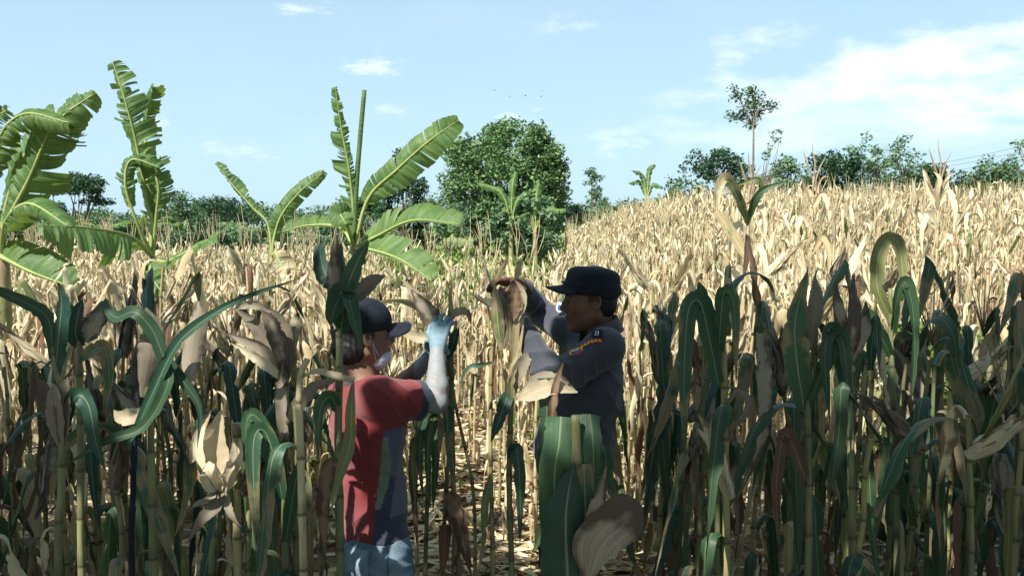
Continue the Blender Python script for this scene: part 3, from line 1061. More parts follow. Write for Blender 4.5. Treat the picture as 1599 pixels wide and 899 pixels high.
for (px, py, d, rx, rz, n, mt, lab, ne, sp, fk) in (
        (1122, 262, 42, 1.5, .9, 34, M_FOL_DARK, 'broad dark bush at the foot of the tall thin tree', 45, .42, 1.2),
        (1304, 278, 44, 1.35, 1.1, 38, M_FOL_DARK, 'dense rounded dark green tree on the right skyline', 70, .5, 1.0),
        (1362, 262, 47, 1.35, 1.5, 30, M_FOL_LIGHT, 'pale feathery tree right of the dense dark one', 42, .42, 1.4),
        (1412, 262, 50, 1.1, 1.5, 26, M_FOL_LIGHT, 'pale feathery tree in the middle of the right skyline', 36, .42, 1.4),
        (1440, 285, 47, 1.2, .8, 24, M_FOL_MID, 'low green bush below the pale feathery trees', 50, .45, 1.0),
        (1232, 278, 46, 1.5, .8, 26, M_FOL_LIGHT, 'low pale green bush between tall thin tree and dark tree', 42, .45, 1.0),
        (1476, 292, 46, .9, .6, 16, M_FOL_DARK, 'small dark bush near the right end of the skyline', 50, .4, .8),
        (1562, 282, 44, 1.9, .8, 40, M_FOL_MID, 'wide green bush at the right edge of the skyline', 46, .5, .8),
        (1600, 250, 40, .8, .9, 12, M_FOL_LIGHT, 'thin feathery tree cut by the right edge', 16, .35, 1.5)):
    c = P(px, py, d); b = gp(px, d)
    tree('skyline_tree', lab, 'tree', b, dome_clumps(c[0], c[1], c[2] + .12, rx * 1.15, rx, rz * 1.25, int(n * 1.4), rt, .25, -.85), ne, sp, .2, mt, .09, max(.4, c[2] - b[2] - rz * .6), 9, seed=px)

# far-off line of low green growth closing the view
g = Geo()
cc = []
for i in range(1700):
    px = -150 + 1850 * rt.random()
    d = 66 + 22 * rt.random()
    x = (px - 799.5) / FPX * d
    top = {0: 338, 1: 338, 2: 326, 3: 330, 4: 325, 5: 318, 6: 330, 7: 318, 8: 318}[min(8, max(0, int(px / 130)))] if px < 1040 else 285
    zt = CAM_H + (350 - top) / FPX * d
    z = zt * (1 - .45 * rt.random() ** 1.3) + .25 * math.sin(px * .05) + .2 * math.sin(px * .13)
    cc.append([x, d, z])
leaf_cloud(g, cc, 26, .75, .34, 0)
lf = g.mesh('distant_growth', [M_FOL_MID], smooth=False)
tag(link('distant_growth', lf), 'low band of mixed green growth along the horizon', kind='stuff', cat='vegetation')

# green shrubs in the middle distance, centre
for (px, py, d, rx, rz, n, lab) in ((700, 352, 44, 1.5, .7, 22, 'light green shrub at the left foot of the round tree'), (850, 372, 38, .9, .8, 20, 'bright green shrub at the right foot of the round tree'),
                                    (905, 335, 50, 1.6, .6, 20, 'light green shrub right of the round tree'), (818, 350, 34, 1.5, 1.4, 75, 'leafy green bush around the small banana plants before the round tree'),
                                    (745, 330, 45, 1.2, .5, 14, 'yellow green shrub in front of the round tree')):
    c = P(px, py, d); b = gp(px, d)
    tree('shrub', lab, 'shrub', b, dome_clumps(c[0], c[1], c[2], rx, rx, rz, n, rt, .2, -.9), 60, .4, .22, M_FOL_LIGHT if 'dark' not in lab else M_FOL_DARK, .05, .4, 7, seed=px)


# shrubs along the far edge of the left field: three built, the rest copied
shr = []
for k in range(3):
    b = np.array([-20. - 3 * k, 48., 0.])
    shr.append(tree('shrub', 'round green shrub in the thick growth along the far edge of the left field', 'shrub', b,
                    dome_clumps(b[0], b[1], 1.15, 1.7, 1.2, .85, 26, rt, .25, -.9), 60, .5, .22, (M_FOL_MID, M_FOL_LIGHT, M_FOL_DARK)[k], .05, .4, 7, group='shrubs along the far edge of the left field', seed=900 + k))
for k in range(19):
    px = 20 + 660 * (k + .6 * rt.random()) / 19
    p = gp(px, 45 + 14 * rt.random())
    if k < 3:
        c = shr[k]
    else:
        c = shr[k % 3].copy(); COL.objects.link(c)
        for ch in list(shr[k % 3].children):
            q_ = ch.copy(); COL.objects.link(q_); q_.parent = c
    c['label'] = 'green shrub on the far edge of the left field, ' + ('at the left edge', 'left of the forked tree', 'below the forked tree', 'right of the forked tree', 'behind the ragged banana', 'right of the ragged banana', 'left of the drooping leaf', 'behind the drooping leaf', 'between drooping and upright leaves', 'behind the curved leaf', 'right of the curved leaf', 'left of the rolled leaf', 'behind the rolled leaf', 'right of the rolled leaf', 'under the broad banana leaf', 'under the slender dark tree', 'right of the slender tree', 'nearing the round tree', 'at the round tree edge')[k]
    c.location = p; sc = .6 + .55 * rt.random(); c.scale = (sc, sc, sc * (.8 + .4 * rt.random())); c.rotation_euler.z = rt.random() * 6

# ------------------------------------------------------------------ banana plants
def banana_leaf(parent, org, pts, width, normal, rag=.4, seed=0, stem=.1, halves=(1, 1), droop=.25, n=66, ribr=.018, curl=0.0, mat=None):
    """pts: world points from stem to tip of the midrib; halves scale each side"""
    r = random.Random(seed)
    path = smooth_path(pts, n)
    T, S, N = frames(path, normal)
    s = np.linspace(0, 1, n)
    g = Geo()
    for sg, hv in ((1, halves[0]), (-1, halves[1])):
        if hv <= 0: continue
        i0 = int(stem * n)
        i = i0
        while i < n - 1:
            ln = 1 + int(r.random() ** (1.0 + 2.0 * rag) * 8 * (66 / 66 if n > 40 else .4))
            if r.random() > rag: ln += 6 if n > 40 else 2
            j = min(i + ln, n - 1)
            k = np.arange(i, j + 1)
            ss_ = (s[k] - stem) / (1 - stem)
            wd = width / 2 * hv * np.clip(np.sin(np.clip(ss_ * .93 + .05, 0, 1) * math.pi) ** .42, .05, 1)
            wd = wd * (1 - (.35 * rag * r.random()))
            dr = droop + (r.random() - .3) * rag * .9
            slant = .22 + .25 * rag * r.random()
            u = np.linspace(0, 1, 6)
            gap = .42 * rag * r.random()
            kk = np.linspace(0, 1, len(k))
            V = []
            for ui in u:
                sh = (kk - .5) * -gap * ui * (path[k[-1]] - path[k[0]]).dot(T[k[0]])
                base = path[k] + T[k] * (sh[:, None]) + T[k] * (wd * ui * slant)[:, None]
                dn = np.sin(ui * dr * 1.6) ; ct = np.cos(ui * dr * 1.2)
                rip = (.016 * np.sin(s[k] * 150 + sg) + .010 * np.sin(s[k] * 61 + 2 * sg)) * min(1, ui * 3) + .02 * ui * np.sin(s[k] * 23 + sg)
                V.append(base + S[k] * (sg * wd * ui * ct)[:, None] - N[k] * (wd * ui * dn)[:, None] + N[k] * (rip * (wd > .05))[:, None] + N[k] * (curl * wd * ui * (1 - ui))[:, None])
            V = np.stack(V, 1)
            UV = np.stack(np.broadcast_arrays(np.broadcast_to(.5 + .5 * sg * u[None, :], (len(k), 6)), (s[k])[:, None] + 0 * u[None, :]), -1)
            if len(k) > 1:
                g.add(V.reshape(-1, 3) - org, grid_faces(len(k), 6), UV.reshape(-1, 2))
            i = j
    lf = link('leaf', g.mesh('leaf', [mat or M_BANANA]), parent)
    g = Geo(); add_tube(g, path - org, np.linspace(ribr * 1.4, ribr * .2, n), 6)
    link('midrib', g.mesh('midrib', [M_BANANA_RIB]), lf)
    return lf


def banana_plant(label, base_px, d, stem_top, r0, leaves, group=None, seed=1, name='banana_plant'):
    b = gp(base_px, d)
    root = thing(name, label, 'banana plant', b, group)
    top = P(stem_top[0], stem_top[1], d)
    g = Geo()
    z = smooth_path([b - [0, 0, .1], (b * .5 + top * .5), top], 9) - b
    add_tube(g, z, np.linspace(r0, r0 * .5, 9), 10)
    link('stem', g.mesh('stem', [M_BANANA_STEM]), root)
    rb = random.Random(seed)
    for i, lf in enumerate(leaves):
        pts = [P(*q) for q in lf['p']]
        pts[0] = top * .8 + pts[0] * .2
        kw = {k: v for k, v in lf.items() if k not in ('p', 'w', 'n')}
        banana_leaf(root, b, pts, lf['w'], lf.get('n', (0, -1, .4)), seed=seed * 20 + i, **kw)
    return root


D1 = 8.6
banana_plant('ragged banana plant with two tall tattered upright leaves at the left', 238, D1, (238, 400), .085, [
    dict(p=[(238, 400, D1), (232, 330, D1), (214, 230, D1 - .1), (196, 160, D1 - .2), (176, 97, D1 - .2)], w=.50, n=(.1, -1, .1), rag=1.00, stem=.18, halves=(1, .85), droop=.5),
    dict(p=[(240, 400, D1), (236, 340, D1), (228, 260, D1 + .3), (228, 190, D1 + .4), (240, 135, D1 + .1)], w=.42, n=(.1, -1, .2), rag=1.00, stem=.22, halves=(1, .8), droop=.5),
    dict(p=[(238, 400, D1), (215, 350, D1 - .2), (196, 290, D1 - .3), (205, 250, D1 - .3), (250, 262, D1 - .3)], w=.42, n=(.1, -1, .3), rag=0.87, stem=.35, halves=(.9, .9), droop=.6),
    dict(p=[(240, 400, D1), (244, 340, D1 - .1), (247, 290, D1 - .2), (230, 250, D1 - .2), (215, 250, D1 - .1)], w=.42, n=(-.2, -1, .1), rag=0.99, stem=.3, droop=.7),
    dict(p=[(240, 425, D1), (262, 408, D1 - .2), (300, 388, D1 - .5), (340, 366, D1 - .8)], w=.34, n=(.2, -.7, .8), rag=0.24, stem=.12, halves=(1, .8), droop=.1),
    dict(p=[(238, 405, D1), (205, 370, D1 - .4), (140, 356, D1 - .9), (60, 352, D1 - 1.4)], w=.62, n=(0, -.8, .35), rag=0.43, stem=.12, halves=(.06, 1.1), droop=.15),
    dict(p=[(240, 420, D1), (235, 415, D1 - .3), (235, 430, D1 - .5), (252, 455, D1 - .6)], w=.26, n=(0, -1, .2), rag=0.37, stem=.3, droop=.1),
], seed=1)
D2 = 6.6
banana_plant('banana plant cut by the left edge with big arching leaves', -8, D2, (4, 395), .10, [
    dict(p=[(4, 395, D2), (8, 330, D2), (40, 240, D2 - .1), (100, 180, D2 - .1), (150, 145, D2)], w=.36, n=(.3, -1, .3), rag=0.56, stem=.25, halves=(1, 1), droop=.35),
    dict(p=[(0, 395, D2), (-12, 300, D2 - .3), (0, 215, D2 - .5), (40, 178, D2 - .6), (108, 192, D2 - .7)], w=.46, n=(0, -.75, .75), rag=0.49, stem=.3, halves=(.6, 1), droop=.5),
    dict(p=[(2, 395, D2), (10, 350, D2 - .3), (45, 280, D2 - .4), (75, 210, D2 - .5), (95, 190, D2 - .6)], w=.55, n=(.25, -1, .1), rag=0.81, stem=.2, halves=(1, 1), droop=.4),
    dict(p=[(0, 390, D2), (10, 345, D2 - .5), (45, 318, D2 - .9), (105, 352, D2 - 1.2)], w=.36, n=(.1, -.8, .6), rag=0.31, stem=.2, halves=(.35, 1), droop=.5),
    dict(p=[(-5, 420, D2), (10, 405, D2 - .3), (50, 425, D2 - .5), (112, 448, D2 - .7)], w=.36, n=(0, -1, .3), rag=0.31, stem=.08, halves=(.1, 1.3), droop=.1),
    dict(p=[(-5, 395, D2), (-30, 300, D2), (-25, 200, D2), (12, 172, D2)], w=.3, n=(.3, -1, .3), rag=1.00, stem=.3),
], seed=2)
D3 = 9.6
banana_plant('banana plant with one upright rolled leaf and broad spreading leaves behind the man in red', 556, D3, (553, 385), .10, [
    dict(p=[(553, 385, D3), (552, 330, D3), (545, 265, D3 - .1), (533, 200, D3 - .2), (523, 136, D3 - .3)], w=.46, n=(-.1, -1, .1), rag=1.00, stem=.22, halves=(.35, 1), droop=.35),
    dict(p=[(553, 385, D3), (575, 310, D3), (620, 265, D3 - .1), (668, 222, D3 - .2), (716, 188, D3 - .3)], w=.50, n=(.3, -1, .35), rag=0.40, stem=.22, halves=(1, .8), droop=.12),
    dict(p=[(555, 395, D3), (590, 368, D3 - .3), (645, 344, D3 - .7), (718, 350, D3 - 1.0)], w=.44, n=(0, -.9, .4), rag=0.24, stem=.12, halves=(.12, 1.3), droop=.15),
    dict(p=[(555, 400, D3), (580, 390, D3 - .4), (625, 405, D3 - .9), (674, 438, D3 - 1.2)], w=.44, n=(0, -1, .4), rag=0.27, stem=.1, halves=(.15, 1.3), droop=.1),
    dict(p=[(552, 385, D3), (530, 355, D3 + .2), (480, 352, D3 + .4), (440, 362, D3 + .5)], w=.28, n=(0, -.8, .5), rag=0.24, stem=.15, halves=(1.2, .2), droop=.1),
    dict(p=[(552, 390, D3), (540, 345, D3 - .2), (532, 335, D3 - .3), (540, 350, D3 - .5)], w=.3, n=(0, -1, .2), rag=0.49, stem=.3),
], seed=3)
# the rolled spear leaf
pl = bpy.data.objects
root3 = [o for o in bpy.data.objects if o.get('label', '').startswith('banana plant with one upright rolled')][0]
g = Geo(); sp_ = smooth_path([P(553, 385, D3), P(556, 300, D3 - .02), P(562, 220, D3 - .03), P(569, 141, D3 - .05)], 16)
add_tube(g, sp_ - np.array(root3.location), np.concatenate([np.linspace(.026, .032, 4), np.linspace(.032, .028, 12)]), 8)
link('rolled_leaf', g.mesh('rolled_leaf', [M_BANANA]), root3)
D4 = 12.0
banana_plant('banana plant with one dark drooping leaf and one curved upright leaf', 425, D4, (425, 400), .075, [
    dict(p=[(425, 400, D4), (418, 350, D4), (395, 325, D4), (360, 285, D4), (337, 254, D4)], w=.30, n=(-.4, -1, -.1), rag=0.49, stem=.35, droop=.7, halves=(.9, .9)),
    dict(p=[(425, 400, D4), (428, 370, D4), (440, 335, D4), (470, 298, D4), (507, 268, D4)], w=.30, n=(.5, -1, .4), rag=0.37, stem=.2, droop=.25),
    dict(p=[(425, 405, D4), (430, 395, D4 - .2), (440, 415, D4 - .3), (450, 440, D4 - .5)], w=.4, n=(0, -1, .3), rag=0.37, stem=.3, droop=.1, mat=M_LEAF_PALE),
], seed=4)
D5 = 33
for (bx_, ty, sd_, lab, sc) in ((798, 332, 5, 'small banana plant in front of the round tree', 1.0), (836, 345, 6, 'smaller banana plant right of the one before the round tree', .85), (1010, 300, 7, 'small banana plant on the skyline at the left end of the right rise', .72)):
    dd = D5 if sd_ < 7 else 30
    r = random.Random(sd_)
    lv = []
    for k, (ax, ay) in enumerate((((-.85, .75), (.12, 1.0), (.7, .5), (-.5, -.1), (.55, -.35)) if sd_ == 5 else ((.1, 1.1), (.95, .35), (-.55, .2), (.4, -.5)) if sd_ == 6 else ((-.7, .35), (-.5, .75), (.28, 1.0), (.7, .2)))):
        L = 62 * sc * (.8 + .3 * r.random())
        ex, ey = bx_ + ax * L, ty - ay * L
        lv.append(dict(p=[(bx_, ty + 18, dd), (bx_ + ax * L * .3, ty - ay * L * .55 - 6, dd), (ex, ey, dd + r.random() - .5)], w=.42 if sd_ < 7 else .26, n=(ax * .2, -1, .6), rag=.5, stem=.15, droop=.3, n_=0))
    for q in lv: q.pop('n_')
    banana_plant(lab, bx_, dd, (bx_, ty + 14), .13, [dict(q, **{}) for q in lv], seed=sd_)
# thicket of banana plants along the far left edge of the field: one built, the rest copied
rb = random.Random(8)


def small_banana(root_loc, seed):
    r = random.Random(seed)
    root = thing('banana_plant', 'small far banana plant in the green thicket beyond the left field', 'banana plant', root_loc, 'banana plants in the far thicket')
    org = np.array(root_loc, float)
    g = Geo(); add_tube(g, [[0, 0, 0], [.02, 0, .6], [0, 0, 1.1]], [.12, .1, .06], 6)
    link('stem', g.mesh('stem', [M_BANANA_STEM]), root)
    for k in range(8):
        a = k * 2.4 + r.random(); L = 1.1 + .6 * r.random(); up = .5 + .7 * r.random()
        c, s = math.cos(a), math.sin(a)
        pts = [org + [0, 0, 1.0], org + [c * L * .4, s * L * .4, 1.0 + up * .8], org + [c * L, s * L, 1.0 + up * .55 * (1 if k % 2 else 1.7)]]
        banana_leaf(root, org, pts, .42, (0, 0, 1), rag=.3, seed=seed + k, n=14, ribr=.015)
    return root


def copy_tree(o, parent=None):
    c = o.copy(); COL.objects.link(c); c.parent = parent
    for ch in list(o.children):
        copy_tree(ch, c)
    return c


protos = [small_banana((-20, 60, 0), 71), small_banana((-21.5, 57, 0), 72)]
for i in range(34):
    px = 60 + 430 * rb.random() if i < 24 else 660 + 300 * rb.random()
    d = 52 + 10 * rb.random()
    p = gp(px, d)
    c = copy_tree(protos[i % 2]); c.location = p; c.rotation_euler.z = rb.random() * 6.28
    sc = .8 + .5 * rb.random(); c.scale = (sc, sc, sc)
    if i >= 24:
        c['label'] = 'small far banana plant in the greenery around the foot of the round tree'; c['group'] = 'banana plants around the round tree'

# ------------------------------------------------------------------ shade trees behind the camera
rs = random.Random(21)
SUNV = np.array(SUN_DIR)
LIGHT_SPOTS = [(P(338, 715, 2.55), .15), (P(680, 585, 2.95), .10), (P(840, 560, 3.0), .12), (P(850, 480, 3.4), .12), (P(610, 870, 2.9), .10),
               (P(560, 850, 2.85), .05), (P(1385, 420, 2.9), .14), (P(860, 610, 2.3), .10), (P(400, 540, 2.5), .07), (P(690, 840, 3.4), .07), (P(1290, 720, 2.6), .05),
               (P(1100, 840, 2.4), .06), (P(120, 800, 2.6), .08), (P(60, 850, 2.6), .08), (P(1450, 560, 3.0), .06), (P(900, 690, 1.2), .03)]


def shade_tree(label, base, centre, rx, ry, rz, n, n_each, size):
    cs = []
    for _ in range(n):
        cs.append([centre[0] + rx * (2 * rs.random() - 1), centre[1] + ry * (2 * rs.random() - 1), centre[2] + rz * (rs.random() - .5)])
    cs = np.array(cs)
    b = np.array([base[0], base[1], ground_at(base[0], base[1])])
    root = thing('shade_tree', label, 'tree', b)
    g = Geo()
    fk = b + [0, 0, 2.6]
    add_tube(g, [b - [0, 0, .2], b + [.05, 0, 1.3], fk], [.24, .2, .17], 9)
    for i in range(0, n, max(1, n // 12)):
        c = cs[i]
        if c[1] > -.4 and c[2] < 5: continue
        add_tube(g, smooth_path([fk, (fk + c) / 2 + [0, 0, .3], c], 7), np.linspace(.10, .012, 7), 5)
    link('trunk', g.mesh('trunk', [M_BARK], origin=b), root)
    g = Geo(); leaf_cloud(g, cs, n_each, .62, size, 0, .6)
    V, F4, F3, UV, M = g.arrays()
    c = V.reshape(-1, 4, 3).mean(1)
    keep = np.ones(len(c), bool)
    for p, rad in LIGHT_SPOTS:  # holes shaped into the crown along sun rays so chosen points are lit
        q = c - p
        t = q @ SUNV
        dist = np.linalg.norm(q - t[:, None] * SUNV, axis=1)
        keep &= ~((dist < rad + size * .25) & (t > 0))
    # nothing of the crown may reach into the frame
    keep &= ~((c[:, 1] > 0.0) & (c[:, 2] < 1.95 + .42 * c[:, 1] + .5))
    keep &= ~((c[:, 1] <= 0.0) & (c[:, 2] < 2.5))
    # ragged front edge of the shade
    k4 = np.repeat(keep, 4)
    g2 = Geo(); idx = np.nonzero(keep)[0]
    Vk = V.reshape(-1, 4, 3)[idx].reshape(-1, 3)
    g2.add(Vk, np.arange(len(Vk)).reshape(-1, 4), UV.reshape(-1, 4, 2)[idx].reshape(-1, 2))
    link('crown', g2.mesh('crown', [M_FOL_MID], smooth=False, origin=b), root)


shade_tree('broad leafy tree behind the camera whose crown shades the men', (-2.2, -2.6), (-2.0, -1.05, 5.0), 3.7, 2.6, 2.0, 265, 72, .24)
shade_tree('leafy tree behind the camera on the right shading the near maize', (4.2, -2.4), (4.6, -1.05, 5.0), 3.7, 2.6, 2.0, 265, 72, .24)
shade_tree('leafy tree behind the camera on the left shading the near maize', (-7.0, -2.9), (-7.6, -1.05, 5.0), 2.6, 2.3, 1.6, 185, 72, .24)

# ------------------------------------------------------------------ power lines and birds
g_mat = noise_mat('wire', (0.10, 0.10, 0.11), (0.14, 0.14, 0.15), 5, rough=.5, bumpd=.001)
for i, (y0, y1, lab) in enumerate(((223, 262, 'uppermost thin power line slanting over the right skyline'), (232, 268, 'second thin power line from the top at the right'), (242, 276, 'third thin power line from the top at the right'), (248, 284, 'lowest thin power line at the right edge'))):
    a, b_ = P(1700, y0 - 20, 70), P(1380, y1 + 4, 110)
    g = Geo(); pth = smooth_path([a, (a + b_) / 2 - [0, 0, .5], b_], 12); add_tube(g, pth - a, .018, 4)
    tag(link('power_line', g.mesh('power_line', [g_mat]), loc=a), lab, 'power line', 'power lines at the right')
bird_mat = noise_mat('feathers', (0.16, 0.16, 0.18), (0.25, 0.24, 0.24), 9, bumpd=.001)
for i, (px, py, lab) in enumerate(((772, 141, 'highest left tiny bird in the sky'), (796, 151, 'tiny bird low at the left of the flock'), (821, 150, 'tiny bird in the middle of the flock'), (845, 151, 'tiny bird just below the rightmost bird'), (848, 142, 'rightmost tiny bird high above the round tree'))):
    c = P(px, py, 60)
    g = Geo()
    add_tube(g, [[-.12, 0, 0], [-.05, 0, .01], [.06, 0, .01], [.13, 0, .02], [.16, 0, .015]], [.006, .03, .035, .02, .004], 6)
    for sg in (-1, 1):
        g.add([[-.04, 0, .02], [.06, 0, .02], [.05, sg * .13, .07], [-.02, sg * .12, .07], [-.04, sg * .27, .03 + .02 * i], [0.0, sg * .26, .035 + .02 * i]], [[0, 1, 2, 3], [3, 2, 5, 4]])
    o = tag(link('bird', g.mesh('bird', [bird_mat]), loc=c), lab, 'bird', 'birds over the field'); o.rotation_euler = (0, 0, 1 + i); o.scale = (.7, .7, .7)


# ------------------------------------------------------------------ people: bodies and clothes grown from blended distance fields
class Field:
    def __init__(s, xs, ys, zs):
        s.x, s.y, s.z = [np.asarray(a, np.float32) for a in (xs, ys, zs)]
        s.f = np.full((len(xs), len(ys), len(zs)), 1.0, np.float32)

    def win(s, lo, hi):
        sl = []
        for ax, l, h in zip((s.x, s.y, s.z), lo, hi):
            sl.append(slice(max(0, np.searchsorted(ax, l) - 1), min(len(ax), np.searchsorted(ax, h) + 1)))
        return tuple(sl)

    def op(s, fn, lo, hi, k=0.01, mode='add'):
        sl = s.win(np.asarray(lo) - k - .02, np.asarray(hi) + k + .02)
        if any(a.stop <= a.start for a in sl): return
        X = s.x[sl[0]][:, None, None]; Y = s.y[sl[1]][None, :, None]; Z = s.z[sl[2]][None, None, :]
        d = fn(X, Y, Z).astype(np.float32)
        a = s.f[sl]
        if mode == 'add':
            h = np.clip(.5 + .5 * (a - d) / k, 0, 1)
            s.f[sl] = a * (1 - h) + d * h - k * h * (1 - h)
        elif mode == 'cut':      # remove the shape
            d = -d
            h = np.clip(.5 - .5 * (a - d) / k, 0, 1)
            s.f[sl] = a * (1 - h) + d * h + k * h * (1 - h)

    def cone(s, a, b, ra, rb, k=.01, mode='add', M=None):
        """round cone from a to b; M optional 3x3 (rows: scaled axes) that squashes space"""
        a = np.asarray(a, float); b = np.asarray(b, float)
        ext = max(ra, rb) * (1.0 if M is None else 1.7)
        lo = np.minimum(a, b) - ext; hi = np.maximum(a, b) + ext
        I = np.eye(3) if M is None else M
        ba = I @ (b - a); bb = float(ba @ ba) + 1e-12

        def fn(X, Y, Z):
            x, y, z = X - a[0], Y - a[1], Z - a[2]
            p = [I[i, 0] * x + I[i, 1] * y + I[i, 2] * z for i in range(3)]
            h = np.clip((p[0] * ba[0] + p[1] * ba[1] + p[2] * ba[2]) / bb, 0, 1)
            return np.sqrt((p[0] - ba[0] * h) ** 2 + (p[1] - ba[1] * h) ** 2 + (p[2] - ba[2] * h) ** 2) - (ra + (rb - ra) * h)
        s.op(fn, lo, hi, k, mode)

    def ell(s, c, R, r, k=.01, mode='add'):
        """ellipsoid, R rows are its axes"""
        c = np.asarray(c, float); r = np.asarray(r, float); R = np.asarray(R, float)
        e = np.abs(R).T @ r

        def fn(X, Y, Z):
            x, y, z = X - c[0], Y - c[1], Z - c[2]
            q = [R[i, 0] * x + R[i, 1] * y + R[i, 2] * z for i in range(3)]
            k0 = np.sqrt(sum((q[i] / r[i]) ** 2 for i in range(3)))
            k1 = np.sqrt(sum((q[i] / r[i] ** 2) ** 2 for i in range(3))) + 1e-6
            return k0 * (k0 - 1) / k1
        s.op(fn, c - e, c + e, k, mode)

    def plane(s, p, n, k=.004, lo=None, hi=None):
        """keep the side where (x-p).n < 0"""
        p = np.asarray(p, float); n = unit(n)
        lo = [s.x[0], s.y[0], s.z[0]] if lo is None else lo; hi = [s.x[-1], s.y[-1], s.z[-1]] if hi is None else hi
        s.op(lambda X, Y, Z: -((X - p[0]) * n[0] + (Y - p[1]) * n[1] + (Z - p[2]) * n[2]), lo, hi, k, 'cut')

    def surface(s):
        """surface nets: quads round every crossing edge"""
        f = s.f; nx, ny, nz = f.shape
        ins = f < 0
        ax = (s.x, s.y, s.z)
        Es = []
        for a in range(3):
            sl0 = [slice(None)] * 3; sl1 = [slice(None)] * 3
            sl0[a] = slice(0, -1); sl1[a] = slice(1, None)
            cr = np.argwhere(ins[tuple(sl0)] != ins[tuple(sl1)])
            cr = cr[((cr > 0) | (np.arange(3) == a)).all(1)]
            up = cr.copy(); up[:, a] += 1
            fa = f[tuple(cr.T)]; fb = f[tuple(up.T)]
            t = fa / (fa - fb)
            pos = np.stack([ax[i][cr[:, i]] for i in range(3)], 1).astype(float)
            pos[:, a] += t * (ax[a][up[:, a]] - ax[a][cr[:, a]])
            b, c = (a + 1) % 3, (a + 2) % 3
            cells = []
            for db, dc in ((0, 0), (-1, 0), (-1, -1), (0, -1)):
                q = cr.copy(); q[:, b] += db; q[:, c] += dc
                cells.append((q[:, 0] * ny + q[:, 1]) * nz + q[:, 2])
            Es.append((pos, np.stack(cells, 1), fa < 0))
        allc = np.concatenate([e[1].ravel() for e in Es])
        uc, inv = np.unique(allc, return_inverse=True)
        inv = inv.ravel()
        posr = np.concatenate([np.repeat(e[0], 4, 0) for e in Es])
        cnt = np.bincount(inv, minlength=len(uc))[:, None]
        V = np.stack([np.bincount(inv, posr[:, i], minlength=len(uc)) for i in range(3)], 1) / cnt
        F = inv.reshape(-1, 4)
        flip = ~np.concatenate([e[2] for e in Es])
        F[flip] = F[flip][:, ::-1]
        return V, F


def normals_of(V, F):
    n = np.cross(V[F[:, 2]] - V[F[:, 0]], V[F[:, 3]] - V[F[:, 1]])
    N = np.zeros_like(V)
    for i in range(4):
        for a in range(3): N[:, a] += np.bincount(F[:, i], n[:, a], minlength=len(V))
    return N / (np.linalg.norm(N, axis=1)[:, None] + 1e-12)


def sdf_obj(name, fld, mats, parent, org, colfn=None, disp=None, matfn=None, relax=1):
    V, F = fld.surface()
    for _ in range(relax):
        e = np.concatenate([F[:, [0, 1]], F[:, [1, 2]], F[:, [2, 3]], F[:, [3, 0]]])
        c = np.bincount(e[:, 0], minlength=len(V)) + 0.0
        A = np.stack([np.bincount(e[:, 0], V[e[:, 1], i], minlength=len(V)) for i in range(3)], 1)
        V = V * .5 + .5 * (A / np.maximum(c, 1)[:, None])
    if disp is not None:
        V = V + normals_of(V, F) * disp(V)[:, None]
    g = Geo()
    col = colfn(V) if colfn is not None else None
    mi = matfn(V[F].mean(1)) if matfn is not None else 0
    g.add(V, F, None, mi, col)
    return link(name, g.mesh(name, mats, origin=org), parent)


def axis(lo, hi, fine, coarse, zones):
    out = [lo]
    while out[-1] < hi:
        v = out[-1]
        st = coarse
        for a, b in zones:
            if a - .02 < v < b: st = fine
        out.append(v + st)
    return np.array(out)


def rows(*v):
    return np.array([unit(a) for a in v])


def col_mat(name, rough, spec=.3, nscale=40, namp=.25, bumpd=.002, bs=.4, weave=0, sheen=0):
    m, n = newmat(name)
    c = n.n('ShaderNodeVertexColor', layer_name='col').outputs[0]
    co = n.n('ShaderNodeTexCoord').outputs['Object']
    no = n.noise(co, nscale, 5, .6)
    v = n.math('ADD', 1 - namp / 2, n.math('MULTIPLY', n.math('SUBTRACT', no, .5), namp * 2))
    base = n.mix(1.0, c, n.comb(v, v, v), 'MULTIPLY')
    h = no
    if weave:
        h = n.math('ADD', n.math('MULTIPLY', no, .5), n.noise(co, weave, 2, .5))
    finish(n, base, rough, bump=h, bumpd=bumpd, bumps=bs, spec=spec, sheen=sheen)
    return m


M_SKIN = col_mat('skin', .62, .25, 70, .26, .0016)
M_CLOTH = col_mat('cloth', .85, .15, 14, .22, .004, .5, weave=420, sheen=.2)
M_DENIM = col_mat('denim', .9, .1, 22, .5, .003, .6, weave=600)
M_HAIR = noise_mat('hair', (0.008, 0.008, 0.010), (0.022, 0.020, 0.020), 60, rough=.55, bumpd=.006)
M_CAP = noise_mat('cap_cloth', (0.008, 0.011, 0.018), (0.015, 0.019, 0.027), 30, rough=.8, bumpd=.002)
M_BLACK = noise_mat('dark_cloth', (0.010, 0.012, 0.018), (0.02, 0.022, 0.028), 20, rough=.85, bumpd=.003)
M_EYE = noise_mat('eye_white', (0.6, 0.58, 0.55), (0.7, 0.68, 0.65), 30, rough=.2, bumpd=.0001)
M_MASK = noise_mat('mask_cloth', (0.42, 0.45, 0.50), (0.5, 0.53, 0.58), 30, rough=.9, bumpd=.002)


def lerp_path(a, b, t):
    return np.asarray(a) * (1 - t) + np.asarray(b) * t


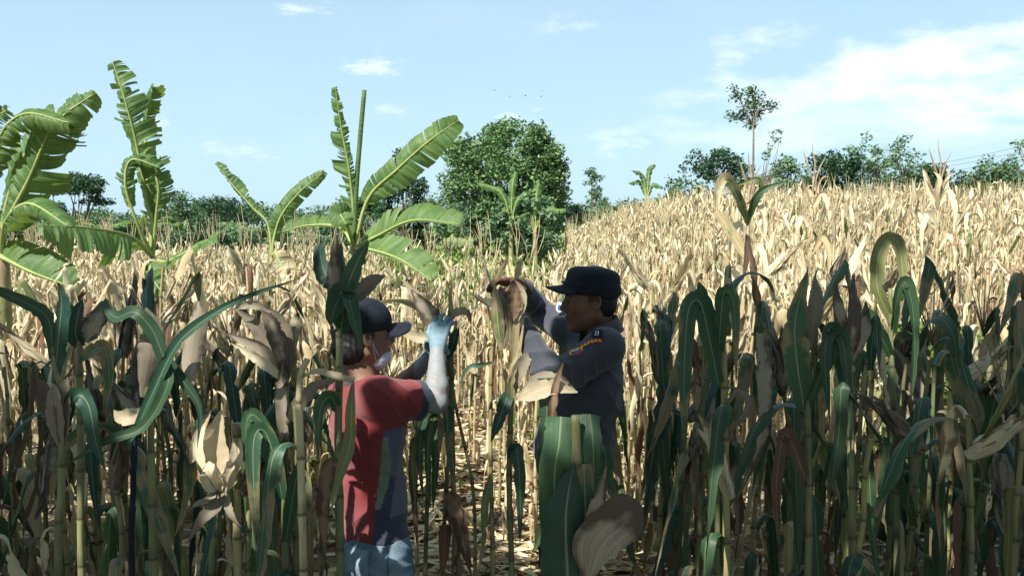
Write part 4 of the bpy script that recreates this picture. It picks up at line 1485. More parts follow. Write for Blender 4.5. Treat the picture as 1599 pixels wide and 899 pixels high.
def head_parts(F, c, f, l, u, s=1.0, heavy=1.0):
    """head primitives in the frame f(ront) l(eft) u(p), c between the ears at eye height"""
    W_ = lambda x, y, z: np.asarray(c) + s * (x * f + y * l + z * u)
    R = rows(f, l, u)
    F.ell(W_(-.014, 0, .035), R, s * np.array([.100, .078, .088]), .02)
    F.ell(W_(.028, 0, -.035), R, s * np.array([.066, .062 * heavy, .088]), .03)
    for sg in (-1, 1):
        F.cone(W_(-.004, sg * .052 * heavy, -.060), W_(.068, sg * .014, -.098), .024 * s * heavy, .018 * s, .03)
        F.cone(W_(.078, sg * .012, .022), W_(.070, sg * .040, .022), .013 * s, .012 * s, .014)
        F.ell(W_(.055, sg * .038 * heavy, -.026), R, s * np.array([.032, .026, .026]), .02)
    F.cone(W_(.072, -.008, -.100), W_(.072, .008, -.100), .0185 * s, .0185 * s, .018)
    for sg in (-1, 1):
        F.ell(W_(.099, sg * .031, .002), R, s * np.array([.020, .019, .012]), .010, 'cut')
        F.ell(W_(.076, sg * .031, .001), R, s * np.array([.0135, .015, .0135]), .003)
        F.cone(W_(.086, sg * .020, .0075), W_(.082, sg * .043, .006), .0042 * s, .003 * s, .004)
    F.cone(W_(.087, 0, .014), W_(.110, 0, -.026), .0085 * s, .0120 * s, .008)
    F.cone(W_(.097, -.011, -.034), W_(.097, .011, -.034), .0100 * s, .0100 * s, .006)
    F.ell(W_(.078, 0, -.064), R, s * np.array([.020, .032, .022]), .012)
    F.cone(W_(.097, -.012, -.0605), W_(.097, .012, -.0605), .0060 * s, .0060 * s, .006)
    F.cone(W_(.094, -.011, -.0735), W_(.094, .011, -.0735), .0068 * s, .0068 * s, .006)
    F.cone(W_(.108, -.026, -.068), W_(.108, .026, -.068), .0052 * s, .0052 * s, .003, 'cut')
    for sg in (-1, 1):
        ax_u = unit(u + -.25 * f); ax_f = unit(f + .25 * u)
        R2 = rows(ax_f, l, ax_u)
        ce = W_(-.008, sg * (.081), -.010)
        R2 = rows(unit(ax_f - sg * .35 * l), unit(l + sg * .35 * ax_f), ax_u)
        F.ell(ce, R2, s * np.array([.0205, .0085, .034]), .005)
        F.ell(ce + sg * l * .009 * s + f * .003, R2, s * np.array([.0125, .0060, .022]), .003, 'cut')
        F.cone(ce + sg * l * .004 * s + f * .012 - u * .004, ce + sg * l * .003 * s + f * .010 - u * .008, .005 * s, .004 * s, .004)
    return W_


def head_colors(V, c, f, l, u, s, skin, hairline=.028, hair=(.012, .011, .011), stub=0.0):
    q = (V - c) / s
    x, y, z = q @ f, q @ l, q @ u
    C = np.tile(np.asarray(skin, float), (len(V), 1))
    def blend(m, col, a=1.0):
        m = np.clip(m, 0, 1)[:, None] * a
        C[:] = C * (1 - m) + np.asarray(col) * m
    inhead = (np.abs(y) < .1) & (np.abs(x) < .14) & (z > -.14) & (z < .15)
    lip = np.exp(-((z + .066) / .012) ** 2 - (y / .026) ** 2) * (x > .085) * inhead
    blend(lip, (skin[0] * .75, skin[1] * .5, skin[2] * .5), .8)
    cheek = np.exp(-((z + .03) / .025) ** 2 - ((np.abs(y) - .04) / .02) ** 2) * (x > .04) * inhead
    blend(cheek, (skin[0] * 1.15, skin[1] * .95, skin[2] * .9), .5)
    brow = np.exp(-((z - .025) / .0052) ** 2) * ((np.abs(y) > .012) & (np.abs(y) < .050) & (x > .055)) * inhead
    blend(brow, hair, .9)
    # hair on the scalp down to the ear, sideburn and nape
    hr = sstep(z - (hairline + .0 * x), 0, .01) * (x < .078)
    nape = sstep(-x, .025, .045) * sstep(z, -.075, -.05)
    side = ((x > -.02) & (x < .022)) * sstep(z, -.015, .0) * (np.abs(y) > .06)
    blend(np.maximum(np.maximum(hr, nape), side * .8) * inhead, hair, .95)
    if stub:
        b = np.exp(-((z + .052) / .006) ** 2) * (np.abs(y) < .028) * (x > .08) * inhead
        blend(b, hair, stub)
    return C


def hand(F, wrist, d, nrm, thumb, curls, s=1.0, k=.0045, spread=.0, thumb_curl=.5, rw=.026):
    """d towards the fingers, nrm out of the palm, thumb = thumb side; curls: one angle set per finger"""
    d = unit(d); nrm = unit(nrm - d * np.dot(nrm, d)); t = np.cross(d, nrm)
    if np.dot(t, thumb) < 0: t = -t
    wr = np.asarray(wrist, float)
    kn = []
    for i, o in enumerate((.030, .010, -.011, -.031)):
        a = wr + t * o * .55 * s; b = wr + (d * (.088 - .004 * abs(i - 1)) + t * o) * s
        F.cone(a, b, .0150 * s, .0112 * s, .012)
        kn.append(b)
    F.cone(wr + d * .035 * s + nrm * .005, wr + d * .07 * s + nrm * .004, .019 * s, .016 * s, .015)
    for i, b in enumerate(kn):
        ln = (.074, .083, .077, .060)[i] * s
        dirn = unit(d + t * spread * (1.5 - i)); p = b; ang = 0
        for j, fr in enumerate((.46, .30, .24)):
            ang = curls[i][j]
            dirn = unit(dirn * math.cos(ang) + nrm * math.sin(ang))
            # rotate the palm normal with the finger for the next joint
            nn = unit(nrm - dirn * np.dot(nrm, dirn)) if abs(np.dot(nrm, dirn)) < .98 else -d
            q = p + dirn * ln * fr
            F.cone(p, q, (.0098 - .0009 * j) * s, (.0088 - .0010 * j) * s, k if j else .006)
            p = q; nrm_j = nn
    b = wr + (d * .022 + t * .020) * s
    m = b + (unit(d * .75 + t * .75 + nrm * .35)) * .045 * s
    F.cone(b, m, .0165 * s, .0125 * s, .012)
    m2 = m + unit(d * .9 + t * (.6 - thumb_curl) + nrm * (.3 + thumb_curl)) * .033 * s
    F.cone(m, m2, .0115 * s, .0100 * s, .005)
    m3 = m2 + unit(d * .9 + t * (.3 - thumb_curl) + nrm * (.4 + thumb_curl)) * .026 * s
    F.cone(m2, m3, .0098 * s, .0078 * s, .004)


def limb(F, pts, rads, k=.02):
    for i in range(len(pts) - 1):
        F.cone(pts[i], pts[i + 1], rads[i], rads[i + 1], k)


def folds(V, terms):
    d = np.zeros(len(V))
    for (kv, ph, amp, c, rad) in terms:
        q = V - np.asarray(c)
        w_ = np.exp(-(q ** 2).sum(1) / rad ** 2)
        a = V @ np.asarray(kv) + ph + .9 * np.sin(V @ np.array([17.3, 11.1, 14.7]) + ph) + .5 * np.sin(V @ np.array([-31.0, 22, 27]) + 2 * ph)
        d += amp * w_ * (1 - np.abs(np.sin(a * .5))) ** 1.5
    return d


def grid_for(pts, pad, fine, coarse, zones_z=None):
    pts = np.asarray(pts); lo = pts.min(0) - pad; hi = pts.max(0) + pad
    xs = np.arange(lo[0], hi[0], fine); ys = np.arange(lo[1], hi[1], fine)
    zs = axis(lo[2], hi[2], fine, coarse, zones_z or [(lo[2], hi[2])])
    return Field(xs, ys, zs)


UP = np.array([0, 0, 1.0])


def build_policeman():
    H = P(921, 466, 3.18)
    f = unit([-.985, -.10, -.10]); l = unit(np.cross(UP, f)); u = np.cross(f, l)
    tf = unit([-.97, -.24, 0]); tl = np.cross(UP, tf)
    org = np.array([P(900, 600, 3.2)[0], 3.2, 0.0]); org[2] = ground_at(org[0], org[1])
    neckb = P(941, 521, 3.20)
    shL, shR = P(945, 542, 2.99), P(886, 514, 3.40)
    elL, elR = P(866, 598, 2.93), P(842, 486, 3.60)
    wrL, wrR = P(804, 492, 3.07), P(811, 442, 3.33)
    chest, waist, hip = P(912, 600, 3.2), P(897, 700, 3.2), P(893, 790, 3.2)
    z0 = org[2]
    hipL, hipR = hip - [0, .09, 0.02], hip + [0, .09, -.02]
    knL, knR = np.array([hip[0] + .02, 3.08, z0 + .5]), np.array([hip[0] - .04, 3.33, z0 + .5])
    anL, anR = np.array([hip[0] + .04, 3.06, z0 + .09]), np.array([hip[0] - .02, 3.36, z0 + .09])
    root = thing('person', 'person in dark grey-brown uniform shirt and black cap reaching both hands to a maize ear', 'person', org)
    Msq = rows(tf, tl, UP); Msq = np.array([Msq[0], Msq[1] * .72, Msq[2]])
    S = rows(tf, tl, UP)
    # ---- body (one surface)
    allp = [H + u * .16, H - u * .14, H + f * .16, shL, shR, elL, elR, wrL - [.12, 0, 0], wrR - [.14, 0, 0], wrR + [0, 0, .05], hip, anL, anR]
    F = grid_for(allp, .13, .0042, .016, [(hip[2] + .35, 2.5)])
    W_ = head_parts(F, H, f, l, u, 1.03, 1.12)
    F.cone(H - f * .018 - u * .05, neckb - UP * .03, .058, .058, .02)
    F.cone(neckb - UP * .09, chest, .06, .105, .03, M=Msq)
    F.cone(chest, waist, .118, .118, .05, M=Msq)
    F.cone(waist, hip, .118, .12, .05, M=Msq)
    F.cone(neckb - UP * .085, shL, .045, .052, .03); F.cone(neckb - UP * .085, shR, .045, .052, .03)
    limb(F, [shL, elL, wrL], [.050, .038, .026], .02); limb(F, [shR, elR, wrR], [.050, .038, .026], .02)
    limb(F, [hipL, knL, anL], [.085, .055, .04], .03); limb(F, [hipR, knR, anR], [.085, .055, .04], .03)
    F.cone(anL, anL + [-.18, -.03, -.06], .04, .03, .02); F.cone(anR, anR + [-.18, -.03, -.06], .04, .03, .02)
    # far hand: palm down, fingers bent over the ear; near hand: holding the stalk
    dR = unit(P(768, 436, 3.26) - wrR)
    hand(F, wrR, dR, np.array([.0, -.25, -1.0]), np.array([0, -1.0, 0]), [(.22, .5, .4), (.28, .6, .4), (.35, .75, .5), (.5, .9, .6)], 1.04, thumb_curl=.5)
    dL = unit(P(779, 466, 3.10) - wrL)
    hand(F, wrL, dL, np.array([.25, .9, -.2]), np.array([-.5, 0, .9]), [(.35, .7, .5), (.5, .8, .5), (.6, .9, .5), (.7, .9, .6)], 1.0, thumb_curl=.4)
    skin = (.17, .088, .056)

    def colfn(V):
        C = head_colors(V, H, f, l, u, 1.03, skin, .03, stub=.25)
        hm = ((np.linalg.norm(V - (wrR - [.09, 0, 0]), axis=1) < .17) | (np.linalg.norm(V - (wrL - [.06, 0, 0]), axis=1) < .13))
        C[hm] = C[hm] * [.80, .76, .80]
        return C
    sdf_obj('body', F, [M_SKIN], root, org, colfn)
    # ---- hair
    G = Field(np.arange(H[0] - .16, H[0] + .16, .005), np.arange(H[1] - .12, H[1] + .12, .005), np.arange(H[2] - .14, H[2] + .15, .005))
    Wd = lambda x, y, z: H + 1.03 * (x * f + y * l + z * u)
    R = rows(f, l, u)
    G.ell(Wd(-.018, 0, .034), R, 1.03 * np.array([.102, .080, .091]), .01)
    G.cone(Wd(-.045, -.02, -.028), Wd(-.045, .02, -.028), .056, .056, .02)
    G.plane(Wd(.012, 0, .0), f + .15 * u, .006)
    G.plane(Wd(-.03, 0, -.066), -u * 1.0 + .4 * f, .01)
    for sg in (-1, 1): G.ell(Wd(.004, sg * .088, -.020), R, [.036, .032, .046], .005, "cut")
    sdf_obj('hair', G, [M_HAIR], root, org)
    # ---- eyes
    for sg in (-1, 1):
        g = Geo(); ec = Wd(.0795, sg * .031, .0015)
        add_tube(g, [ec - u * .0065, ec - u * .004, ec, ec + u * .004, ec + u * .0065], [.002, .008, .0105, .008, .002], 10)
        e = link('eye', g.mesh('eye', [M_EYE], origin=org), root)
        g = Geo(); add_tube(g, [ec + f * .008, ec + f * .0112], [.0052, .0048], 10); link('iris', g.mesh('iris', [M_HAIR], origin=org), e)
    # ---- cap: band, squarish crown, peak
    G = Field(np.arange(H[0] - .24, H[0] + .17, .0045), np.arange(H[1] - .14, H[1] + .14, .0045), np.arange(H[2] - .06, H[2] + .22, .0045))
    uc = unit(u - .20 * f); fc = np.cross(l, uc)
    Rc = rows(fc, l, uc)
    Mc = np.array([Rc[0] * .80, Rc[1], Rc[2]])
    G.cone(Wd(-.014, 0, .046), Wd(-.020, 0, .078), .094, .082, .01, M=Mc)
    G.ell(Wd(-.022, 0, .080), Rc, [.102, .086, .050], .02)
    G.plane(Wd(-.01, 0, .122), uc, .03)
    G.ell(Wd(-.01, 0, -.062), Rc, [.165, .12, .108], .008, 'cut')
    G.ell(Wd(-.045, 0, .02), Rc, [.07, .086, .04], .02)
    G.ell(Wd(-.012, 0, -.01), Rc, [.098, .076, .045], .006, 'cut')
    pk = unit(fc + .16 * uc * -1)
    # peak as a bent thin slab
    def peak(X, Y, Z):
        c0 = Wd(.072, 0, .058)
        x, y, z = X - c0[0], Y - c0[1], Z - c0[2]
        a = x * pk[0] + y * pk[1] + z * pk[2]; b = x * l[0] + y * l[1] + z * l[2]
        nn_ = np.cross(pk, l); c = x * nn_[0] + y * nn_[1] + z * nn_[2]
        e = np.sqrt((a / .098) ** 2 + (b / .085) ** 2) - 1
        return np.maximum(np.maximum(e * .08, np.abs(c + 4.0 * b * b) - .0045), -a - .01)
    c0 = Wd(.072, 0, .058)
    G.op(peak, c0 - .12, c0 + .12, .006)
    sdf_obj('cap', G, [M_CAP], root, org)
    g = Geo()
    zz = np.linspace(-2.4, 2.4, 40)
    band = np.array([Wd(-.014 + .118 * math.cos(a), .0945 * math.sin(a), .050 + .026 * math.cos(a)) for a in zz])
    add_tube(g, band, .0022, 5); link('cap_seam', g.mesh('cap_seam', [M_BLACK], origin=org), root)
    # ---- shirt
    pts = [shL, shR, elL, elR, wrL, wrR, hip, neckb + UP * .05, waist - [.2, 0, 0], waist + [.2, 0, 0]]
    G = grid_for(pts, .12, .0055, .0055)
    G.cone(neckb - UP * .06, chest, .085, .134, .07, M=Msq)
    G.cone(chest, waist + tf * .01, .134, .138, .06, M=Msq)
    G.cone(waist + tf * .01, hip, .138, .128, .05, M=Msq)
    G.cone(neckb - UP * .055, shL, .056, .070, .05); G.cone(neckb - UP * .055, shR, .056, .068, .05)
    limb(G, [shL, elL, lerp_path(elL, wrL, .86)], [.074, .060, .043], .03)
    limb(G, [shR, elR, lerp_path(elR, wrR, .84)], [.074, .058, .043], .03)
    # cuffs
    G.cone(lerp_path(elL, wrL, .80), lerp_path(elL, wrL, .98), .040, .037, .006)
    G.cone(lerp_path(elR, wrR, .78), lerp_path(elR, wrR, .96), .040, .037, .006)
    G.plane(lerp_path(elL, wrL, .98), unit(wrL - elL), .003, wrL - .14, wrL + .14)
    G.plane(lerp_path(elR, wrR, .96), unit(wrR - elR), .003, wrR - .14, wrR + .14)
    G.plane(hip - UP * .02, -UP, .006, hip - .3, hip + .3)
    G.plane(neckb + UP * .028 + tf * .03, UP - .35 * tf, .008, neckb - .11, neckb + .14)
    G.cone(neckb - UP * .10 + tf * .02, H - u * .1, .048, .062, .006, 'cut')
    G.cone(neckb - UP * .03 + tf * .06, neckb - UP * .11 + tf * .135, .030, .010, .008, 'cut')
    d1 = unit(elL - shL); d2 = unit(wrL - elL); d3 = unit(wrR - elR)

    def disp(V):
        return folds(V, [(d1 * 75 + tf * 60, .3, .011, lerp_path(shL, elL, .75), .12), (d2 * 45 + UP * 50, 1.3, .010, lerp_path(elL, wrL, .25), .13),
                         (d3 * 50 + tf * 30, 2.1, .009, lerp_path(elR, wrR, .35), .14), ((30, -20, 100), .5, .009, waist + [.03, -.1, .05], .24), ((80, 10, 55), 1.9, .010, chest + [.05, -.1, -.06], .17),
                         ((-60, 20, 80), 1.1, .008, hip + [0, -.1, .08], .2), (d2 * 90 + UP * 30, .2, .006, lerp_path(elL, wrL, .75), .07), (d3 * 90, .2, .007, lerp_path(elR, wrR, .8), .07),
                         ((90, 0, -60), 4.1, .009, chest + [.12, -.06, -.12], .15)]) - .003

    def colfn(V):
        # grey-brown shirt; darker brown cuffs and collar stand; back yoke plain
        C = np.tile(np.array([.058, .062, .076]), (len(V), 1))
        for e, w_, t0 in ((elL, wrL, .80), (elR, wrR, .78)):
            q = V - e; ln = np.linalg.norm(w_ - e); dd = (w_ - e) / ln
            t = (q @ dd) / ln; rr = np.linalg.norm(q - (q @ dd)[:, None] * dd, axis=1)
            m = ((t > t0) & (t < 1.1) & (rr < .08))
            C[m] = (.062, .052, .05)
        return C
    shirt = sdf_obj('shirt', G, [M_CLOTH], root, org, colfn, disp)
    bpy.context.view_layer.update()
    # ---- collar
    g = Geo()
    n = 26; a = np.linspace(math.radians(35), math.radians(325), n)
    ax_ = unit(UP + .30 * tf)
    fa = unit(tf - ax_ * np.dot(tf, ax_)); la = np.cross(ax_, fa)
    prof = [(.068, -.03), (.070, .006), (.072, .024), (.078, .028), (.090, .002), (.104, -.026), (.105, -.031), (.098, -.022)]
    V = []
    cc_ = neckb + UP * .026 + tf * .010
    for ai in a:
        tip = 1 + .9 * max(0, (abs(ai - math.pi) - 1.9))
        for (rr, hh) in prof:
            k_ = tip if rr > .08 else 1
            if ai and math.cos(ai) < -.2 and rr > .08: rr, hh = .076 + (rr - .08) * .55, hh
            V.append(cc_ + (fa * math.cos(ai) + la * math.sin(ai)) * (rr * (1 + .10 * (k_ - 1))) + ax_ * (hh - (.030 * (k_ - 1))))
    V = np.array(V)
    g.add(V, grid_faces(n, len(prof)), None, 0, (.085, .073, .07))
    link('collar', g.mesh('collar', [M_CLOTH], origin=org), root)
    # ---- epaulette and insignia laid on the shirt surface
    from mathutils.bvhtree import BVHTree
    me = shirt.data
    bvh = BVHTree.FromPolygons([tuple(v.co) for v in me.vertices], [tuple(p.vertices) for p in me.polygons])

    def patch(name, centre, ux, uy, wx, wy, shape, mats, n=(22, 14), lift=.003, matidx=None, par=root, out=None):
        """small cloth badge projected on the shirt; shape(u,v)->bool keeps faces"""
        n_ = unit(np.cross(ux, uy)) if out is None else unit(out)
        V = []
        for j in range(n[1]):
            for i in range(n[0]):
                uu, vv_ = i / (n[0] - 1) * 2 - 1, j / (n[1] - 1) * 2 - 1
                p = centre + ux * uu * wx / 2 + uy * vv_ * wy / 2 + n_ * .09 - org
                h = bvh.ray_cast(Vector(p), Vector(-n_), .2)[0]
                p = (np.array(h) if h is not None else p - n_ * .09) + n_ * lift
                V.append(p)
        Fc = grid_faces(n[1], n[0])
        cen = np.array([((i + .5) / (n[0] - 1) * 2 - 1, (j + .5) / (n[1] - 1) * 2 - 1) for j in range(n[1] - 1) for i in range(n[0] - 1)])
        keep = np.array([shape(*c_) for c_ in cen])
        mi = np.array([matidx(*c_) for c_ in cen])[keep] if matidx else 0
        g = Geo(); g.add(np.array(V), Fc[keep], None, mi)
        return link(name, g.mesh(name, mats), par)
    M_RED = noise_mat('badge_red', (.30, .03, .03), (.42, .05, .04), 60, bumpd=.001)
    M_YEL = noise_mat('badge_yellow', (.55, .40, .06), (.65, .48, .1), 60, bumpd=.001)
    M_BLUE = noise_mat('badge_blue', (.05, .12, .40), (.07, .16, .5), 60, bumpd=.001)
    M_WHITE = noise_mat('badge_white', (.7, .72, .75), (.8, .82, .85), 60, bumpd=.001)
    out = unit([-.25, -1.0, .45])
    uxv = unit(P(935, 536, 3) - P(890, 552, 3)); uyv = unit(np.cross(out, uxv))
    if uyv[2] < 0: uyv = -uyv
    rc = random.Random(4)
    word = {}
    for k_ in range(7):
        for (a_, b_) in [(0, 0), (0, 1), (0, 2), (1, rc.choice((0, 2))), (2, rc.choice((0, 1, 2))), (1, rc.choice((0, 1, 2)))]:
            word[(k_, a_, b_)] = 1

    def arc_shape(uu, vv_): return abs(vv_ - (.45 - .6 * uu * uu)) < .42

    def arc_mat(uu, vv_):
        w2 = vv_ - (.45 - .6 * uu * uu)
        if abs(w2) > .27: return 0
        t = (uu * .92 + 1) / 2 * 7 * 4
        k_, a_ = int(t // 4), int(t % 4)
        return 1 if a_ < 3 and (k_, a_, int((w2 + .27) / .18)) in word else 0
    patch('shoulder_title', P(923, 540, 2.95), uxv, uyv, .088, .040, arc_shape, [M_RED, M_YEL], (72, 30), .003, arc_mat, out=out)

    def shield(uu, vv_): return abs(uu) < (.9 if vv_ > 0 else .9 * (1 + vv_) ** .6)

    def shmat(uu, vv_):
        if abs(uu) > .72 or vv_ > .8: return 1
        if abs(uu) < .34 and -.4 < vv_ < .4: return 2
        if vv_ > .45 and abs(uu) < .55: return 1
        return 0
    patch('shoulder_shield', P(902, 553, 2.95), uxv, uyv, .056, .034, shield, [M_RED, M_YEL, M_BLUE], (28, 22), .003, shmat, out=out)
    # epaulette board
    ec = P(932, 528, 3.0)
    uxe = unit(P(946, 520, 2.98) - P(921, 528, 3.08)); oe = unit([-.1, -.92, .42]); uye = unit(np.cross(oe, uxe))
    ep = patch('epaulette', ec, uxe, uye, .078, .040, lambda a_, b_: a_ ** 4 + b_ ** 4 < 1.0 or False, [M_BLACK], (26, 16), .008, out=oe)
    for j in (-1, 1):
        patch('chevron', ec + uxe * .008 * j, uxe, uye, .014, .022, lambda a_, b_: abs(a_ - (.45 - .9 * abs(b_))) < .34, [M_WHITE], (18, 18), .0105, out=oe, par=ep)
    # far arm badge
    of = unit([-.35, -1, .2])
    cf = P(880, 482, 3.42)
    g = Geo()
    for i_, (rr, c_, m_) in enumerate(((.018, 0, 0), (.010, .002, 1))):
        a = np.linspace(0, 2 * math.pi, 20, endpoint=False)
        sx = unit(np.cross(of, UP)); sy = np.cross(sx, of)
        base_ = cf + of * (.068 + c_)
        V = np.vstack([base_ + of * .004, base_ + (sx[None] * np.cos(a)[:, None] * .8 + sy[None] * np.sin(a)[:, None] * 1.25) * rr])
        g.add(V, [[0, 1 + k_, 1 + (k_ + 1) % 20] for k_ in range(20)], None, m_)
    link('sleeve_badge', g.mesh('sleeve_badge', [M_WHITE, M_BLUE], origin=org), root)
    # ---- trousers, belt, boots
    G = grid_for([hip + UP * .08, anL - [.05, 0, .1], anR + [.05, 0, .1]], .17, .011, .011)
    G.cone(hip + UP * .03, hip - UP * .04, .128, .125, .04, M=Msq)
    limb(G, [hipL, knL, anL], [.104, .078, .065], .03); limb(G, [hipR, knR, anR], [.104, .078, .065], .03)
    sdf_obj('trousers', G, [M_BLACK], root, org, None, lambda V: folds(V, [((0, 20, 90), .4, .012, knL, .2), ((10, 20, 90), 1.4, .012, knR, .2)]))
    for an in (anL, anR):
        g = Geo(); add_tube(g, [an + [.05, 0, -.02], an + [0, 0, 0.0], an + [-.07, -.01, -.035], an + [-.15, -.02, -.055], an + [-.2, -.03, -.06]], [.03, .062, .055, .045, .02], 10)
        link('boot', g.mesh('boot', [M_BLACK], origin=org), root)


def build_farmer():
    H = P(569, 522, 2.98)
    f = unit([.90, .42, -.03]); l = unit(np.cross(UP, f)); u = np.cross(f, l)
    tf = unit([.88, .48, 0]); tl = np.cross(UP, tf)
    org = np.array([P(580, 800, 3.0)[0], 3.0, ground_at(-.5, 3.0)])
    s = .98
    neckb = P(557, 592, 3.0)
    shR, shL = P(588, 618, 2.86), P(540, 616, 3.16)
    elR, elL = P(682, 628, 3.00), P(622, 612, 3.30)
    wrR, wrL = P(683, 541, 3.08), P(671, 555, 3.20)
    chest, waist, hip = P(573, 662, 3.0), P(580, 770, 3.0), P(585, 838, 3.0)
    z0 = org[2]
    r_ = -tl
    hipR, hipL = hip + r_ * .085 - UP * .03, hip - r_ * .085 - UP * .03
    knR, knL = np.array([hipR[0] + .05, hipR[1], z0 + .46]), np.array([hipL[0] + .07, hipL[1], z0 + .46])
    anR, anL = knR + [-.02, 0, -.38], knL + [-.02, 0, -.38]
    root = thing('person', 'person in faded red and dark blue T-shirt, pale jeans and dark baseball cap', 'person', org)
    Msq = rows(tf, tl, UP); Msq = np.array([Msq[0], Msq[1] * .68, Msq[2]])
    allp = [H + u * .16, H - f * .12, H + f * .15, shL, shR, elL, elR, wrL + [.05, 0, .1], wrR + [0.03, 0, .16], wrR, hip, anL, anR]
    F = grid_for(allp, .11, .0042, .016, [(hip[2] + .2, 2.5)])
    head_parts(F, H, f, l, u, s, 1.0)
    F.cone(H - f * .02 - u * .05, neckb - UP * .03, .055, .060, .02)
    F.cone(neckb, chest, .06, .09, .06, M=Msq); F.cone(chest, waist, .10, .092, .05, M=Msq); F.cone(waist, hip, .092, .10, .05, M=Msq)
    F.cone(neckb - UP * .03, shL, .04, .048, .04); F.cone(neckb - UP * .03, shR, .04, .048, .04)
    m1 = lerp_path(elR, wrR, .28); m2 = lerp_path(elL, wrL, .3)
    limb(F, [shR, lerp_path(shR, elR, .5), elR], [.048, .045, .039], .02); limb(F, [elR, m1, wrR], [.040, .043, .0265], .015)
    limb(F, [shL, elL], [.046, .038], .02); limb(F, [elL, m2, wrL], [.038, .041, .027], .015)
    limb(F, [hipR, knR, anR], [.08, .05, .036], .03); limb(F, [hipL, knL, anL], [.08, .05, .036], .03)
    F.cone(anL, anL + [.15, .08, -.05], .036, .026, .02); F.cone(anR, anR + [.15, .08, -.05], .036, .026, .02)
    # near hand: back of hand to the camera, fingers curled over; far hand lower behind it
    hand(F, wrR, unit(P(689, 505, 3.10) - wrR), np.array([.25, 1.0, .0]), np.array([-1.0, 0, 0]), [(.55, 1.0, .6), (.35, .9, .6), (.5, .95, .6), (.65, 1.0, .6)], .98, thumb_curl=.4, spread=.10)
    hand(F, wrL, unit(P(694, 536, 3.14) - wrL), np.array([.4, -1.0, .2]), np.array([-.2, 0, 1.0]), [(.4, .7, .4), (.45, .8, .5), (.5, .8, .5), (.6, .8, .5)], .95, thumb_curl=.2)
    skin = (.22, .125, .085)

    def colfn(V):
        C = head_colors(V, H, f, l, u, s, skin, .03)
        for e, w_ in ((elR, wrR), (elL, wrL)):
            q = V - e; ln = np.linalg.norm(w_ - e); dd = (w_ - e) / ln
            t = (q @ dd) / ln
            oe, ow = (elL, wrL) if e is elR else (elR, wrR)
            def sdist(a_, b_):
                h_ = np.clip((V - a_) @ (b_ - a_) / ((b_ - a_) @ (b_ - a_)), -.3, 1.7)
                return np.linalg.norm(V - a_ - h_[:, None] * (b_ - a_), axis=1)
            m = (sdist(e, w_) < sdist(oe, ow)) & (np.linalg.norm(V - lerp_path(e, w_, .6), axis=1) < .29) & (V[:, 0] > shR[0] + .09)
            no = np.sin(V @ np.array([90., 60, 30])) * np.sin(V @ np.array([20., -90, 50])) * .5 + np.sin(V @ np.array([30., 40, -110])) * .5
            arm_tone = np.array([.29, .305, .31]); hand_tone = np.array([.18, .28, .33]); elbow_tone = np.array([.25, .17, .13])  # pale forearm, blue-grey hand, brown blotches near the elbow
            g_ = sstep(t, .90, 1.02)[:, None]
            cc = arm_tone * (1 - g_) + hand_tone * g_
            dm = (sstep(no, .1, .7) * np.exp(-((t - .12) / .30) ** 2) * .75)[:, None]
            cc = cc * (1 - dm) + elbow_tone * dm
            C[m] = cc[m]
        return C
    sdf_obj('body', F, [M_SKIN], root, org, colfn)
    Wd = lambda x, y, z: H + s * (x * f + y * l + z * u)
    R = rows(f, l, u)
    G = Field(np.arange(H[0] - .16, H[0] + .16, .005), np.arange(H[1] - .13, H[1] + .13, .005), np.arange(H[2] - .15, H[2] + .15, .005))
    G.ell(Wd(-.022, 0, .030), R, s * np.array([.106, .086, .093]), .01)
    G.cone(Wd(-.058, -.022, -.050), Wd(-.058, .022, -.050), .062, .062, .02)
    G.plane(Wd(.022, 0, .0), f + .1 * u, .006)
    G.plane(Wd(-.03, 0, -.098), -u + .35 * f, .012)
    for sg in (-1, 1): G.ell(Wd(.006, sg * .090, -.022), R, [.040, .034, .046], .005, "cut")
    rh = np.random.default_rng(3)
    sdf_obj('hair', G, [M_HAIR], root, org, None, lambda V: .003 * np.sin(V @ np.array([210., 160, 90])) * np.sin(V @ np.array([-130., 170, 60])))
    for sg in (-1, 1):
        g = Geo(); ec = Wd(.0795, sg * .031, .0015)
        add_tube(g, [ec - u * .0065, ec - u * .004, ec, ec + u * .004, ec + u * .0065], [.002, .008, .0105, .008, .002], 10)
        e = link('eye', g.mesh('eye', [M_EYE], origin=org), root)
        g = Geo(); add_tube(g, [ec + f * .008, ec + f * .0112], [.0052, .0048], 10); link('iris', g.mesh('iris', [M_HAIR], origin=org), e)
    # baseball cap
    G = Field(np.arange(H[0] - .17, H[0] + .26, .0035), np.arange(H[1] - .16, H[1] + .2, .0035), np.arange(H[2] - .05, H[2] + .17, .0035))
    tilt = unit(u + .10 * f * -1); fc = np.cross(l, tilt); Rc = rows(fc, l, tilt)
    G.ell(Wd(-.012, 0, .048), Rc, [.114, .094, .092], .01)
    G.plane(Wd(0, 0, .020), -tilt - .10 * fc, .003)
    G.ell(Wd(-.012, 0, .040), Rc, [.106, .086, .085], .003, 'cut')
    G.ell(Wd(-.115, 0, .026), Rc, [.03, .034, .028], .004, 'cut')
    pk = unit(fc + .04 * tilt)
    c0 = Wd(.085, 0, .034)
    nn_ = np.cross(pk, l)

    def peak(X, Y, Z):
        x, y, z = X - c0[0], Y - c0[1], Z - c0[2]
        a = x * pk[0] + y * pk[1] + z * pk[2]; b = x * l[0] + y * l[1] + z * l[2]; c = x * nn_[0] + y * nn_[1] + z * nn_[2]
        e = (np.abs(a / .092) ** 2.4 + np.abs(b / .082) ** 2.6) ** (1 / 2.5) - 1
        return np.maximum(np.maximum(e * .08, np.abs(c + 5.5 * b * b + .8 * a * a) - .0042), -a - .012)
    G.op(peak, c0 - .13, c0 + .13, .006)
